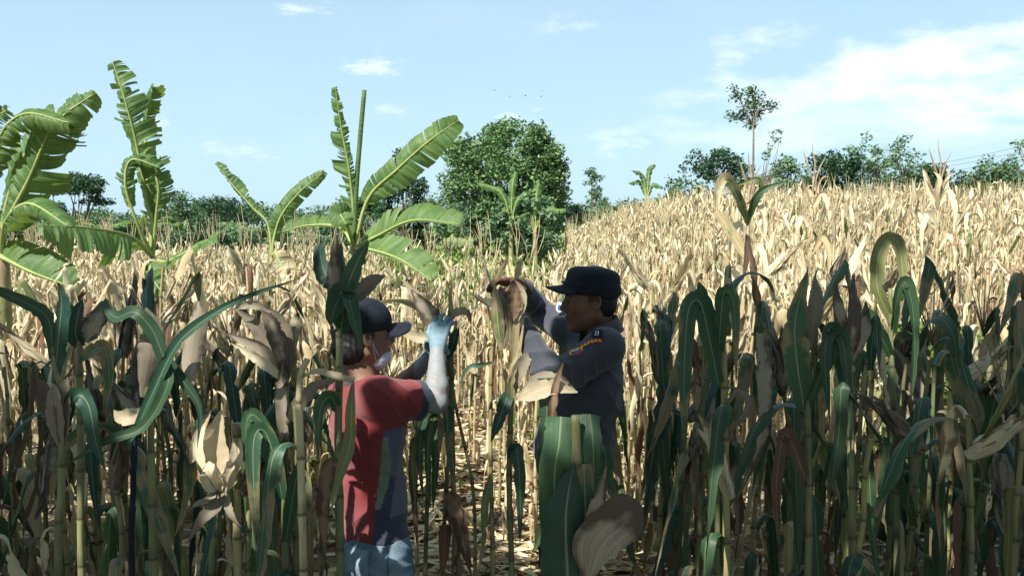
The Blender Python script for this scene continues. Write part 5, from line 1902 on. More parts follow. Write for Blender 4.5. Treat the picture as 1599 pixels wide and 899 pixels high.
    sdf_obj('cap', G, [M_CAP], root, org)
    g = Geo(); add_tube(g, [Wd(-.012, 0, .138), Wd(-.012, 0, .143)], [.009, .006], 10); link('cap_button', g.mesh('cap_button', [M_CAP], origin=org), root)
    for k_ in range(6):
        a = k_ * math.pi / 3 + .5
        g = Geo(); g_p = [Wd(-.012 + 1.01 * .114 / s * math.cos(a) * math.sin(t), 1.01 * .094 / s * math.sin(a) * math.sin(t), .048 + 1.01 * .092 / s * math.cos(t)) for t in np.linspace(.06, 1.5, 12)]
        add_tube(g, g_p, .0014, 4); link('cap_seam', g.mesh('cap_seam', [M_BLACK], origin=org), root)
    # face mask pulled under the chin, with its ear strap
    G = Field(np.arange(H[0] - .1, H[0] + .16, .004), np.arange(H[1] - .12, H[1] + .16, .004), np.arange(H[2] - .19, H[2] + .02, .004))
    G.ell(Wd(.050, 0, -.094), rows(f + .5 * u, l, u - .5 * f), [.056, .060, .040], .01)
    G.ell(Wd(.030, 0, -.068), rows(f + .5 * u, l, u - .5 * f), [.060, .056, .046], .006, 'cut')
    G.ell(Wd(.054, -.026, -.094), R, [.028, .032, .030], .01)
    mk = sdf_obj('mask', G, [M_MASK], root, org, None, lambda V: .0006 * np.sin(V[:, 2] * 300))
    for sg in (-1, 1):
        for o in (0, .022):
            g = Geo(); add_tube(g, smooth_path([Wd(.040 - o * .4, sg * .064, -.076 - o), Wd(.022 - o * .3, sg * .073, -.045), Wd(.004, sg * .082, -.004), Wd(-.014, sg * .083, .012), Wd(-.020, sg * .080, -.006)], 10), .0017, 5)
            link('mask_strap', g.mesh('mask_strap', [M_MASK], origin=org), mk)
    # T-shirt
    slR = lerp_path(shR, elR, .73); slL = lerp_path(shL, elL, .78)
    G = grid_for([shL, shR, slL, slR, hip, neckb + UP * .04, waist - [.15, 0, 0], waist + [.15, 0, 0]], .12, .0050, .0050)
    G.cone(neckb - UP * .05, chest, .080, .120, .06, M=Msq)
    G.cone(chest, waist, .122, .114, .06, M=Msq)
    G.cone(waist, hip, .114, .122, .05, M=Msq)
    G.cone(neckb - UP * .045, shR, .052, .062, .05); G.cone(neckb - UP * .045, shL, .052, .062, .05)
    limb(G, [shR, slR + (slR - shR) * .3], [.070, .074], .04)
    limb(G, [shL, slL + (slL - shL) * .3], [.070, .070], .04)
    G.plane(slR, unit(elR - shR) - .25 * UP * 0, .003, slR - .13, slR + .13)
    G.plane(slL, unit(elL - shL), .003, slL - .1, slL + .13)
    G.cone(slR, slR + (elR - shR), .060, .055, .004, 'cut')
    G.plane(hip + UP * .012, -UP, .003, hip - .3, hip + .3)
    G.cone(neckb - UP * .06 + tf * .01, H - u * .06, .050, .066, .006, 'cut')
    G.plane(neckb + UP * .022, UP - .25 * tf, .006, neckb - .10, neckb + .12)
    dd1 = unit(elR - shR)

    def disp(V):
        return folds(V, [((dd1 * 60 + UP * 60), .3, .010, lerp_path(shR, elR, .3) + [0, 0, -.04], .14), ((70, 30, 90), 1.2, .010, chest + [.05, -.08, -.05], .16), ((-30, 6, 38), 2.2, .007, waist + [-.02, -.1, 0.03], .2),
                         ((26, 0, 52), .9, .007, hip + [-.04, -.08, .09], .16), ((12, 30, -38), 3.9, .006, chest + [-.08, -.1, .0], .16), ((dd1 * 120 - UP * 50), 2.3, .007, lerp_path(shR, elR, .6), .08)]) - .002

    def colfn(V):
        C = np.tile(np.array([.22, .034, .036]), (len(V), 1))
        navy = np.array([.045, .055, .085])
        q = V - chest
        fx = q @ tf; fr = -(q @ tl)        # fr>0 : the side toward the camera
        px_ = (V[:, 0] - chest[0])
        # side panel: boundary slants from armpit to hem
        zb = V[:, 2]
        zt, zh = chest[2] + .02, hip[2]
        t = np.clip((zt - zb) / (zt - zh), 0, 1)
        bnd = .092 - .050 * t
        torso = np.linalg.norm((V - shR) - ((V - shR) @ dd1)[:, None] * dd1, axis=1) > .085
        side = (px_ > bnd) & torso & (zb < zt)
        C[side] = navy * (1 + .8 * (t[side, None] < .4))
        st = side & (px_ < bnd + .034 * np.clip(1.25 - abs(t - .35) * 2.6, 0, 1)) & (t > .05) & (t < .62)
        C[st] = (.15, .21, .14)
        pk_ = side & (px_ > bnd + .055) & (t < .7)
        C[pk_] = (.13, .12, .16)
        # cuffs and neck rib
        a = (V - shR) @ dd1; L_ = np.linalg.norm(slR - shR)
        C[(a > L_ - .032) & (np.linalg.norm(V - slR, axis=1) < .13)] = (.03, .045, .065)
        C[(V[:, 2] > neckb[2] - .008 - .0 * V[:, 0]) & (np.linalg.norm(V - neckb, axis=1) < .1)] = (.045, .055, .075)
        hm = (zb < hip[2] + .040) & (zb > hip[2] + .034)
        C[hm] *= .55
        # faded worn patches
        w_ = np.clip(np.sin(V @ np.array([14., 9, 21])) * np.sin(V @ np.array([-11., 15, 8])), 0, 1)[:, None]
        C = C * (1 - .18 * w_) + np.array([.30, .16, .17]) * .18 * w_
        return C
    sdf_obj('shirt', G, [M_CLOTH], root, org, colfn, disp)
    g = Geo(); a = np.linspace(0, 2 * math.pi, 33)
    ax_ = unit(UP - .22 * tf * -1); fa = unit(tf - ax_ * np.dot(tf, ax_)); la = np.cross(ax_, fa)
    add_tube(g, [neckb + UP * .006 + (fa * math.cos(t) + la * math.sin(t)) * .0655 for t in a], .0085, 8, col=(.05, .06, .085), cap=False)
    link('neck_band', g.mesh('neck_band', [M_CLOTH], origin=org), root)
    # jeans
    G = grid_for([hip + UP * .1, anL - [.05, 0, .1], anR + [.08, 0, .1]], .16, .0065, .012, [(hip[2] - .3, 2)])
    G.cone(hip + UP * .06, hip - UP * .03, .108, .114, .04, M=Msq)
    G.cone(hip + r_ * .06 - UP * .06 - tf * .04, hip + r_ * .06 - UP * .08 - tf * .04, .09, .085, .05)
    limb(G, [hipR, knR, anR], [.104, .080, .068], .025); limb(G, [hipL, knL, anL], [.104, .080, .068], .025)

    def jc(V):
        C = np.tile(np.array([.17, .27, .36]), (len(V), 1))
        n_ = np.sin(V @ np.array([20., 14, 9])) * .5 + np.sin(V @ np.array([-13., 30, 12])) * .5
        C *= (1 + .35 * n_)[:, None]
        q = (V - hipR)
        w_ = np.exp(-((q @ tf) / .06) ** 2)[:, None] * .45
        return C * (1 - w_) + np.array([.38, .47, .52]) * w_
    jeans = sdf_obj('jeans', G, [M_DENIM], root, org, jc, lambda V: folds(V, [((60, 30, 90), .4, .012, hipR + [0.02, 0, -.06], .14), ((-50, 20, 80), 2.4, .011, hipR + [-.05, -.05, -.1], .16), ((0, 10, 90), 1.4, .012, knR, .2)]))
    # back pocket and seams
    bpy.context.view_layer.update()
    from mathutils.bvhtree import BVHTree
    me = jeans.data
    bvh = BVHTree.FromPolygons([tuple(v.co) for v in me.vertices], [tuple(p.vertices) for p in me.polygons])

    def on(p, out, lift=.003):
        q = Vector(np.asarray(p) + unit(out) * .15 - org); h = bvh.ray_cast(q, Vector(-unit(out)), .3)[0]
        return (np.array(h) + unit(out) * lift + org) if h is not None else np.asarray(p)
    o_ = np.array([-.25, -1, 0])
    pc = P(566, 872, 2.9)
    g = Geo(); V = []
    for j in range(8):
        for i in range(8):
            V.append(on(pc + np.array([(i / 7 - .5) * .11, 0, (.5 - j / 7) * .12]), o_, .004))
    g.add(np.array(V), grid_faces(8, 8), None, 0, (.26, .36, .43)); link('pocket', g.mesh('pocket', [M_DENIM], origin=org), jeans)
    g = Geo(); add_tube(g, [on(P(606 + 4 * t, 836 + 90 * t, 2.9), (.1, -1, 0), .001) for t in np.linspace(0, 1, 14)], .0022, 5, col=(.10, .17, .25))
    link('seam', g.mesh('seam', [M_DENIM], origin=org), jeans)
    for an in (anL, anR):
        g = Geo(); add_tube(g, [an + [-.05, -.02, -.03], an, an + [.06, .03, -.035], an + [.14, .07, -.05], an + [.18, .1, -.055]], [.03, .05, .05, .042, .02], 10)
        link('boot', g.mesh('boot', [M_BLACK], origin=org), root)


build_policeman()
build_farmer()


# ------------------------------------------------------------------ individually shaped plants near the camera
def wprof(kind, s):
    if kind == 'leaf':
        return (0.55 + .45 * sstep(s, 0, .25)) * np.clip(1 - ((s - .3) / .7).clip(0, 1) ** 2.3, .02, 1)
    if kind == 'husk':
        return np.clip(np.sin((s * .93 + .05) * math.pi) ** .8 * (1 - .35 * s ** 3), .04, 1)
    if kind == 'broad':
        return np.clip(.35 + .65 * sstep(s, 0, .35), 0, 1) * np.clip(1 - ((s - .8) / .2).clip(0, 1) ** 2 * .9, .05, 1)
    if kind == 'cut':
        return 0.8 + .2 * sstep(s, 0, .5) + .0 * s
    return 1 + 0 * s


def hero(label, base, name='corn_plant', cat='maize plant'):
    px, d = base
    b = gp(px, d)
    r = thing(name, label, cat, b)
    return r, b


def H_leaf(rb, pts, w_, kind='leaf', mat=None, hint=(0, -1, .25), cup=.25, rip=.10, tw=0.0, part='leaf', n=26, nc=7, seed=None, tw0=0.0, jag=None):
    root, b = rb
    n = n + 10
    path = smooth_path([P(*q) for q in pts], n)
    T, S, N = frames(path, hint)
    s = np.linspace(0, 1, n)
    sd = seed if seed is not None else pts[0][0] * .37
    V, F, UV = ribbon(path - b, S, N, w_ * wprof(kind, s), nc, cup, rip, 17, sd, tw0 + tw * s, jag=(.35 if kind in ('husk', 'broad') else .55) if jag is None else jag)
    g = Geo(); g.add(V, F, UV)
    return link(part, g.mesh(part, [mat or M_LEAF_FRESH]), root)


def H_stalk(rb, pts, r0=.011, r1=.008, mat=None, nodes=True):
    root, b = rb
    ctrl = [P(*q) for q in pts]
    p0 = ctrl[0]
    path = smooth_path([np.array([p0[0], p0[1], ground_at(p0[0], p0[1])])] + ctrl, 34)
    s = np.linspace(0, 1, 34)
    rad = r0 + (r1 - r0) * s
    L = np.concatenate([[0], np.cumsum(np.linalg.norm(np.diff(path, axis=0), axis=1))])
    ph = (L % .16)
    rad = rad * (1 + .22 * np.exp(-((ph - .01) / .016) ** 2))
    g = Geo(); add_tube(g, path - b, rad, 9)
    g.UV[-1][:34 * 9, 1] = np.repeat((L - .01) / .16 + .001, 9); g.UV[-1][34 * 9:, 1] = .5
    return link('stalk', g.mesh('stalk', [mat or M_STALK]), root)


def H_blob(rb, c, rad, mat, stretch=(1, 1, 1), part='silk'):
    root, b = rb
    g = Geo(); r = random.Random(int(c[0]))
    c = P(*c)
    for i in range(26):
        a = np.array([r.gauss(0, 1) * stretch[0], r.gauss(0, 1) * stretch[1], r.gauss(0, 1) * stretch[2]]) * rad * .6
        e = c + a + np.array([r.gauss(0, 1), r.gauss(0, 1), -1 + r.gauss(0, .5)]) * rad * .7
        add_tube(g, [c - b, c + a * .8 - b, e - b], [.003, .0035, .0015], 4)
    return link(part, g.mesh(part, [mat]), root)


M_SILK = noise_mat('silk', (.025, .015, .012), (.06, .04, .03), 30, bumpd=.002)

# --- big cut plant at the bottom centre, right in front of the policeman
K = hero('large green maize stalk cut off square in the very foreground before the policeman', (898, 1.22))
d = 1.15
H_stalk(K, [(900, 899, d + .02), (901, 760, d - .004), (899, 648, d - .006)], .009, .0062, M_STALK)
H_leaf(K, [(905, 960, d + .03), (870, 850, d + .02), (866, 745, d), (873, 692, d), (876, 650, d + .01)], .050, 'cut', hint=(-.25, -1, 0), cup=-.35, rip=.06, jag=.2)
H_leaf(K, [(905, 960, d + .03), (928, 850, d + .02), (927, 745, d), (926, 690, d), (921, 646, d + .02)], .037, 'cut', hint=(.35, -1, 0), cup=-.35, rip=.08, jag=.2)
H_leaf(K, [(892, 990, d - .02), (886, 890, d - .02), (884, 800, d - .025), (896, 722, d - .02)], .074, 'leaf', hint=(0, -1, 0), cup=-.35, rip=.05, jag=.15)
H_leaf(K, [(912, 960, d - .01), (914, 880, d - .015), (914, 800, d - .015), (912, 724, d - .01)], .030, 'cut', mat=M_LEAF_FRESH, hint=(.3, -1, 0), cup=-.3, rip=.02)
H_leaf(K, [(918, 900, d - .02), (928, 850, d - .03), (962, 815, d - .03), (1002, 788, d - .02)], .066, 'broad', mat=M_HUSK, hint=(0.1, -1, .2), cup=.22, rip=.05, part='husk', nc=9, jag=.08)
H_leaf(K, [(918, 870, d - .02), (924, 810, d - .03), (938, 765, d - .035), (948, 722, d - .03)], .020, 'leaf', mat=M_HUSK, hint=(0, -1, 0), cup=.3, part='husk')
H_leaf(K, [(930, 745, d - .02), (944, 742, d - .03), (946, 712, d - .02), (937, 690, d)], .022, 'leaf', mat=M_LEAF_FRESH, hint=(0, -1, .3), cup=.4)

# --- plant in front of the policeman's waist with a folded tan husk
K = hero('maize plant with a folded tan husk pointing right in front of the policeman', (858, 2.35))
d = 2.3
H_stalk(K, [(858, 899, d), (856, 760, d), (858, 640, d)], .012, .010)
H_leaf(K, [(852, 800, d), (852, 720, d - .01), (854, 650, d - .01), (852, 590, d)], .048, 'cut', cup=-.3, hint=(-.1, -1, 0), mat=M_LEAF_FRESH)
H_leaf(K, [(860, 720, d), (862, 650, d - .02), (868, 600, d - .02), (882, 560, d - .03)], .026, 'leaf', mat=M_LEAF_DRY, cup=.4)
H_leaf(K, [(808, 622, d), (835, 612, d - .01), (865, 604, d - .01), (902, 612, d)], .056, 'husk', mat=M_HUSK_PALE, cup=.25, part='husk', hint=(0, -1, .5))
H_leaf(K, [(808, 624, d + .02), (840, 595, d + .02), (870, 592, d + .02), (898, 608, d + .01)], .045, 'husk', mat=M_HUSK, cup=.25, part='husk', hint=(0, -1, .5))

# --- plant held by the policeman
K = hero('thin maize plant with an upright grey-green ear held in the hands of the policeman', (799, 3.05))
d = 3.02
H_stalk(K, [(799, 899, d), (795, 740, d), (799, 600, d), (798, 500, d), (801, 455, d)], .012, .008)
H_stalk(K, [(770, 899, d + .1), (766, 700, d + .1), (768, 560, d + .05), (778, 500, d)], .010, .007, M_STALK_YEL)
H_leaf(K, [(783, 545, d), (778, 510, d - .01), (775, 475, d - .01), (772, 442, d)], .052, 'husk', mat=M_LEAF_PALE, cup=-.5, part='husk', hint=(0, -1, 0))
H_leaf(K, [(786, 545, d), (790, 515, d + .01), (788, 480, d + .01), (779, 455, d)], .048, 'husk', mat=M_HUSK, cup=-.4, part='husk')
H_leaf(K, [(798, 500, d - .06), (803, 478, d - .08), (806, 455, d - .08), (810, 436, d - .07)], .062, 'broad', mat=M_LEAF_DRY, cup=.5, part='husk', hint=(.2, -1, .1))
H_leaf(K, [(808, 500, d - .06), (818, 472, d - .09), (814, 450, d - .09), (800, 433, d - .08)], .022, 'leaf', mat=M_HUSK_PALE, cup=.5, part='husk')
H_leaf(K, [(806, 440, d - .06), (808, 425, d - .06), (812, 412, d - .06), (816, 404, d - .05)], .020, 'leaf', mat=M_LEAF_PALE, cup=.3)
H_leaf(K, [(798, 575, d), (803, 545, d - .03), (806, 510, d - .05), (810, 470, d - .06)], .035, 'leaf', mat=M_LEAF_PALE, cup=.3)
H_leaf(K, [(798, 620, d), (806, 590, d - .05), (822, 560, d - .07), (834, 552, d - .07)], .055, 'husk', mat=M_HUSK, cup=.4, part='husk')
H_leaf(K, [(798, 640, d), (800, 590, d - .05), (812, 550, d - .05), (820, 490, d - .05)], .034, 'leaf', mat=M_LEAF_PALE, cup=.5, tw=1.2)
H_leaf(K, [(780, 480, d + .05), (768, 474, d + .03), (752, 468, d + .02), (742, 460, d)], .030, 'leaf', mat=M_HUSK_PALE, cup=.4, part='husk')
H_leaf(K, [(796, 610, d), (788, 630, d - .04), (778, 660, d - .05), (766, 690, d - .05)], .05, 'leaf', mat=M_LEAF_FRESH, cup=.3)
H_leaf(K, [(797, 720, d), (806, 700, d - .04), (812, 760, d - .05), (812, 850, d - .05)], .05, 'leaf', mat=M_LEAF_FRESH, cup=.3, hint=(0, -1, 0))
H_leaf(K, [(768, 566, d), (750, 570, d - .04), (735, 572, d - .05), (722, 590, d - .05), (724, 612, d - .05)], .016, 'leaf', mat=M_LEAF_FRESH, cup=.3)
H_leaf(K, [(768, 740, d + .1), (758, 780, d), (756, 830, d), (748, 895, d)], .03, 'leaf', mat=M_LEAF_PALE, cup=.5)

# --- plants held by the man in red
K = hero('maize plant with a brown open husk grasped by the man in red', (704, 3.2))
d = 3.18
H_stalk(K, [(716, 899, d), (708, 760, d), (706, 620, d), (704, 520, d)], .012, .008)
H_stalk(K, [(690, 899, d + .1), (697, 760, d + .1), (700, 640, d + .06), (699, 540, d + .04)], .010, .008, M_STALK)
H_stalk(K, [(742, 899, d + .2), (738, 760, d + .2), (706, 600, d + .1), (712, 500, d + .08)], .009, .006, M_STALK_YEL)
H_leaf(K, [(692, 525, d), (678, 502, d - .02), (662, 480, d - .02), (642, 452, d)], .080, 'husk', mat=M_HUSK, cup=.35, part='husk', hint=(.2, -1, .2))
H_leaf(K, [(690, 520, d + .02), (668, 486, d + .03), (650, 462, d + .03), (628, 436, d + .02)], .055, 'husk', mat=M_HUSK_PALE, cup=.35, part='husk')
H_leaf(K, [(690, 528, d), (665, 528, d + .02), (640, 522, d + .02), (612, 508, d)], .05, 'husk', mat=M_HUSK_PALE, cup=.4, part='husk')
H_leaf(K, [(692, 515, d), (706, 492, d), (722, 486, d), (731, 490, d), (735, 506, d)], .034, 'leaf', mat=M_HUSK, cup=.5, part='husk')
H_leaf(K, [(700, 500, d - .01), (704, 480, d - .01), (703, 460, d), (707, 440, d)], .02, 'leaf', mat=M_LEAF_PALE, cup=.4)
H_leaf(K, [(700, 560, d), (708, 535, d - .03), (712, 520, d - .03), (717, 512, d - .03)], .035, 'leaf', mat=M_LEAF_FRESH, cup=.4)
for i, (x0, x1, y0, y1, w_, m_) in enumerate(((655, 660, 640, 780, .05, M_LEAF), (668, 672, 650, 800, .045, M_LEAF), (690, 684, 600, 720, .05, M_LEAF), (645, 650, 660, 800, .03, M_LEAF_PALE), (700, 712, 640, 790, .04, M_LEAF), (712, 706, 780, 899, .06, M_LEAF_DRY), (724, 736, 800, 899, .06, M_LEAF_DRY), (694, 690, 820, 899, .05, M_LEAF_DRY))):
    H_leaf(K, [(698, y0 + 12, d), ((698 * .4 + x0 * .6), y0, d - .05), (x0, y0 + 50, d - .06), (x1, y1, d - .05)], w_, 'leaf', mat=m_, cup=.45, tw=.5, hint=(0, -1, 0), seed=i)
K = hero('dark thin maize stalks bundled just left of the open strip beside the man in red', (662, 3.6))
d = 3.6
H_stalk(K, [(664, 899, d), (668, 720, d), (662, 560, d)], .011, .008)
H_stalk(K, [(652, 899, d + .1), (648, 720, d + .1), (655, 600, d + .05)], .010, .008, M_STALK_DRY)
H_leaf(K, [(662, 640, d), (672, 620, d - .05), (680, 700, d - .05), (676, 800, d - .05)], .06, 'leaf', cup=.4, hint=(0, -1, 0))
H_leaf(K, [(662, 700, d), (650, 690, d - .05), (646, 760, d - .05), (652, 860, d - .05)], .05, 'leaf', mat=M_LEAF_DRY, cup=.4, hint=(0, -1, 0))

# --- tall plant at the left with sheath, big leaves folded over the red-shirted man's cap
K = hero('tall grey-green maize stalk with dark leaves folding over the cap of the man', (530, 2.45))
d = 2.42
H_stalk(K, [(532, 899, d), (528, 700, d), (530, 560, d), (527, 440, d), (524, 380, d)], .014, .009)
H_leaf(K, [(530, 520, d), (526, 470, d - .02), (522, 420, d - .02), (524, 362, d - .02)], .062, 'leaf', mat=M_HUSK, cup=-.5, hint=(0, -1, 0), part='husk')
H_leaf(K, [(534, 520, d + .01), (534, 460, d - .005), (532, 410, d), (533, 376, d)], .035, 'leaf', mat=M_LEAF_FRESH, cup=-.4, hint=(.3, -1, 0))
H_leaf(K, [(526, 450, d + .02), (514, 436, d + .02), (505, 420, d + .03), (500, 392, d + .05), (508, 378, d + .08)], .060, 'leaf', mat=M_LEAF_FRESH, cup=.3, hint=(-.2, -1, .1))
H_leaf(K, [(538, 470, d), (545, 440, d - .02), (560, 405, d - .02), (577, 376, d - .01)], .056, 'leaf', mat=M_LEAF_FRESH, cup=.2, hint=(.1, -1, 0), rip=.04)
H_leaf(K, [(535, 480, d + .02), (560, 458, d + .02), (582, 440, d + .02), (602, 430, d + .02)], .055, 'husk', mat=M_HUSK, cup=.35, part='husk')
H_leaf(K, [(532, 520, d), (536, 480, d - .05), (534, 455, d - .08), (520, 490, d - .1), (515, 508, d - .1)], .070, 'leaf', mat=M_LEAF_FRESH, cup=.3, hint=(0, -1, .2))
H_leaf(K, [(534, 500, d), (540, 465, d - .05), (546, 470, d - .1), (556, 515, d - .12), (566, 550, d - .12)], .05, 'leaf', mat=M_LEAF_FRESH, cup=.4, hint=(.3, -1, .1), tw=.6)
H_leaf(K, [(528, 640, d), (516, 620, d - .03), (500, 640, d - .05), (496, 720, d - .05)], .05, 'leaf', mat=M_LEAF_FRESH, cup=.4, hint=(0, -1, 0))
H_leaf(K, [(528, 740, d), (516, 730, d - .03), (506, 790, d - .05), (508, 880, d - .05)], .05, 'leaf', mat=M_LEAF_DRY, cup=.5, hint=(0, -1, 0))
K = hero('maize plant whose broken straw coloured leaf hangs across the back of the red shirt', (470, 2.3))
d = 2.3
H_stalk(K, [(474, 899, d), (470, 740, d), (468, 600, d), (480, 560, d)], .012, .009, M_STALK_DRY)
H_leaf(K, [(472, 590, d), (495, 582, d - .03), (530, 590, d - .04), (552, 597, d - .04)], .026, 'cut', mat=M_HUSK_PALE, cup=.5, hint=(0, -.6, 1))
H_leaf(K, [(552, 594, d - .04), (549, 640, d - .04), (547, 690, d - .04), (530, 745, d - .04), (516, 800, d - .04)], .040, 'husk', mat=M_LEAF_PALE, cup=.3, hint=(-.6, -1, 0), tw=.5)
H_leaf(K, [(470, 640, d), (486, 610, d - .03), (505, 600, d - .03), (530, 592, d - .02)], .035, 'leaf', mat=M_HUSK, cup=.5, hint=(0, -1, .5))

# --- big dry husk left of the man
K = hero('maize plant with a wide dry brown husk fanned open left of the man', (440, 2.5))
d = 2.5
H_stalk(K, [(446, 899, d), (444, 740, d), (446, 640, d), (444, 560, d)], .013, .010)
for i, (pts, w_, m_) in enumerate((([(446, 590, d), (425, 562, d - .02), (395, 538, d - .03), (352, 520, d - .02)], .050, M_HUSK), ([(448, 590, d), (440, 545, d - .03), (425, 505, d - .03), (408, 484, d - .02)], .060, M_HUSK),
                                   ([(446, 590, d + .02), (420, 540, d + .02), (398, 505, d + .02), (368, 482, d + .03)], .055, M_HUSK), ([(450, 590, d + .02), (452, 550, d + .03), (442, 505, d + .03), (425, 482, d + .02)], .048, M_HUSK),
                                   ([(446, 596, d - .02), (420, 572, d - .04), (390, 552, d - .05), (360, 535, d - .05)], .034, M_HUSK_PALE), ([(425, 486, d), (400, 476, d - .02), (380, 476, d - .02), (364, 484, d - .01)], .03, M_HUSK))):
    H_leaf(K, pts, w_, 'husk', mat=m_, cup=.40, hint=(.1, -1, .1), part='husk', seed=i * 2.1, rip=.14, tw=.3)
H_leaf(K, [(446, 700, d), (440, 640, d - .04), (438, 600, d - .05), (443, 560, d - .04)], .035, 'leaf', mat=M_HUSK, cup=.4, hint=(0, -1, 0), part='husk')
H_leaf(K, [(446, 660, d), (462, 640, d - .03), (474, 620, d - .04), (500, 600, d - .04)], .045, 'husk', mat=M_HUSK, cup=.4, part='husk')
H_leaf(K, [(444, 760, d), (425, 690, d - .05), (400, 650, d - .06), (385, 660, d - .06), (384, 740, d - .06)], .050, 'leaf', cup=.3, hint=(-.2, -1, .2))
H_leaf(K, [(444, 800, d), (430, 720, d - .05), (412, 672, d - .07), (396, 690, d - .08), (398, 790, d - .08), (410, 899, d - .08)], .056, 'leaf', cup=.3, hint=(.1, -1, 0))
H_leaf(K, [(444, 860, d), (455, 790, d - .05), (465, 740, d - .06), (480, 760, d - .06), (484, 850, d - .06)], .042, 'leaf', cup=.3, hint=(.2, -1, 0))

# --- emptied pale husk, sunlit, with shreds hanging
K = hero('maize plant with an emptied pale sunlit husk standing open, shreds hanging below', (366, 2.55))
d = 2.52
H_stalk(K, [(372, 899, d), (370, 790, d), (371, 720, d), (368, 660, d)], .013, .012, M_STALK_YEL)
for i, (pts, w_, m_) in enumerate((([(344, 768, d), (338, 735, d + .03), (336, 690, d + .035), (346, 640, d + .02)], .105, M_HUSK_PALE), ([(340, 768, d), (316, 735, d), (308, 690, d), (330, 640, d)], .050, M_HUSK_PALE),
                                   ([(346, 768, d), (362, 735, d - .01), (371, 700, d - .01), (362, 655, d)], .046, M_HUSK_PALE), ([(342, 770, d - .01), (334, 752, d - .03), (330, 735, d - .04), (326, 720, d - .03)], .070, M_HUSK_PALE),
                                   ([(350, 640, d), (352, 625, d), (347, 614, d), (338, 610, d)], .012, M_HUSK_PALE), ([(346, 768, d - .01), (354, 752, d - .035), (360, 738, d - .04), (364, 722, d - .03)], .05, M_HUSK_PALE))):
    H_leaf(K, pts, w_, 'husk', mat=m_, cup=.5, hint=(.1, -1, .1), part='husk', seed=i * 1.7, rip=.07)
for i, pts in enumerate(([(346, 764, d - .01), (336, 790, d - .04), (316, 810, d - .05), (292, 848, d - .04)], [(340, 764, d - .01), (325, 780, d - .04), (305, 788, d - .04), (286, 806, d - .04)], [(348, 764, d - .01), (355, 785, d - .03), (362, 805, d - .04), (376, 822, d - .04)])):
    H_leaf(K, pts, (.042, .022, .026)[i], 'leaf', mat=M_HUSK, cup=.4, part='husk', seed=i, hint=(.1, -1, .3))
H_stalk(K, [(330, 899, d + .1), (340, 830, d + .05), (345, 770, d)], .010, .008)

# --- long crossing leaves at the left
K = hero('maize plant with one very long narrow leaf slanting up across the left foreground', (210, 2.3))
d = 2.3
H_stalk(K, [(206, 899, d + .05), (208, 760, d + .05), (212, 640, d + .05)], .008, .008, M_BLACK)
H_stalk(K, [(240, 899, d + .1), (236, 700, d + .1), (228, 560, d + .1), (222, 500, d + .1)], .012, .009)
H_leaf(K, [(200, 700, d), (240, 610, d - .02), (272, 545, d - .03), (305, 510, d - .04), (370, 470, d - .06), (470, 434, d - .1)], .034, 'leaf', cup=.45, hint=(-.1, -1, .3), rip=.03, n=34)
H_leaf(K, [(160, 470, d + .1), (180, 495, d + .05), (210, 487, d), (238, 515, d), (258, 560, d), (290, 600, d), (312, 640, d), (308, 700, d)], .040, 'leaf', cup=.3, hint=(.2, -1, .4), n=34)
H_leaf(K, [(258, 560, d), (262, 600, d - .03), (225, 665, d - .03), (165, 690, d - .03), (95, 730, d - .03)], .036, 'leaf', mat=M_LEAF_FRESH, cup=.45, hint=(0, -1, .5))
H_leaf(K, [(222, 620, d + .1), (230, 560, d + .06), (236, 520, d + .06), (228, 480, d + .06)], .085, 'husk', mat=M_HUSK, cup=-.45, hint=(0, -1, 0), part='husk')
H_leaf(K, [(290, 620, d), (296, 560, d + .02), (308, 500, d + .02), (310, 470, d + .03)], .065, 'husk', mat=M_HUSK, cup=-.45, hint=(0, -1, 0), part='husk')
H_leaf(K, [(228, 640, d + .05), (205, 650, d), (190, 650, d), (178, 640, d)], .05, 'husk', mat=M_HUSK_PALE, cup=.4, part='husk')
K = hero('maize plant with a drooping grey-brown ear husk low at the far left', (95, 2.3))
d = 2.3
H_stalk(K, [(92, 899, d), (96, 760, d), (98, 640, d), (84, 540, d)], .012, .009, M_STALK)
for i, pts in enumerate(([(96, 695, d), (84, 650, d - .02), (72, 612, d - .02), (58, 590, d)], [(98, 698, d), (100, 650, d - .03), (100, 612, d - .02), (106, 588, d)], [(97, 698, d), (90, 660, d - .03), (86, 620, d - .04), (84, 598, d - .03)])):
    H_leaf(K, pts, .052, 'husk', mat=M_HUSK, cup=.45, part='husk', seed=i * 1.3)
H_leaf(K, [(84, 560, d), (76, 500, d), (50, 478, d), (0, 455, d), (-30, 440, d)], .040, 'leaf', cup=.4, hint=(.2, -1, .5))
H_leaf(K, [(84, 600, d), (92, 520, d - .02), (96, 470, d - .02), (90, 440, d - .01)], .055, 'leaf', cup=-.3, hint=(-.3, -1, 0))
H_leaf(K, [(98, 680, d), (118, 620, d - .03), (138, 632, d - .04), (150, 690, d - .05), (165, 735, d - .05)], .05, 'leaf', cup=.35)
K = hero('maize plant with two pale bending husks beside a knotted green top at the left', (140, 2.7))
d = 2.7
H_stalk(K, [(128, 899, d), (126, 700, d), (124, 560, d), (126, 490, d)], .013, .010, M_STALK)
H_leaf(K, [(128, 530, d), (142, 515, d - .02), (155, 495, d - .02), (160, 470, d)], .085, 'husk', mat=M_HUSK, cup=.35, part='husk')
H_leaf(K, [(126, 540, d), (118, 520, d - .02), (122, 490, d - .03), (130, 465, d - .02)], .06, 'leaf', mat=M_LEAF_FRESH, cup=.4)
H_leaf(K, [(126, 500, d), (112, 490, d - .02), (104, 480, d - .02), (100, 470, d)], .05, 'leaf', mat=M_LEAF_FRESH, cup=.4)
H_leaf(K, [(126, 560, d), (150, 545, d - .03), (166, 548, d - .04), (170, 600, d - .04), (160, 650, d - .04)], .05, 'leaf', mat=M_LEAF_FRESH, cup=.35)

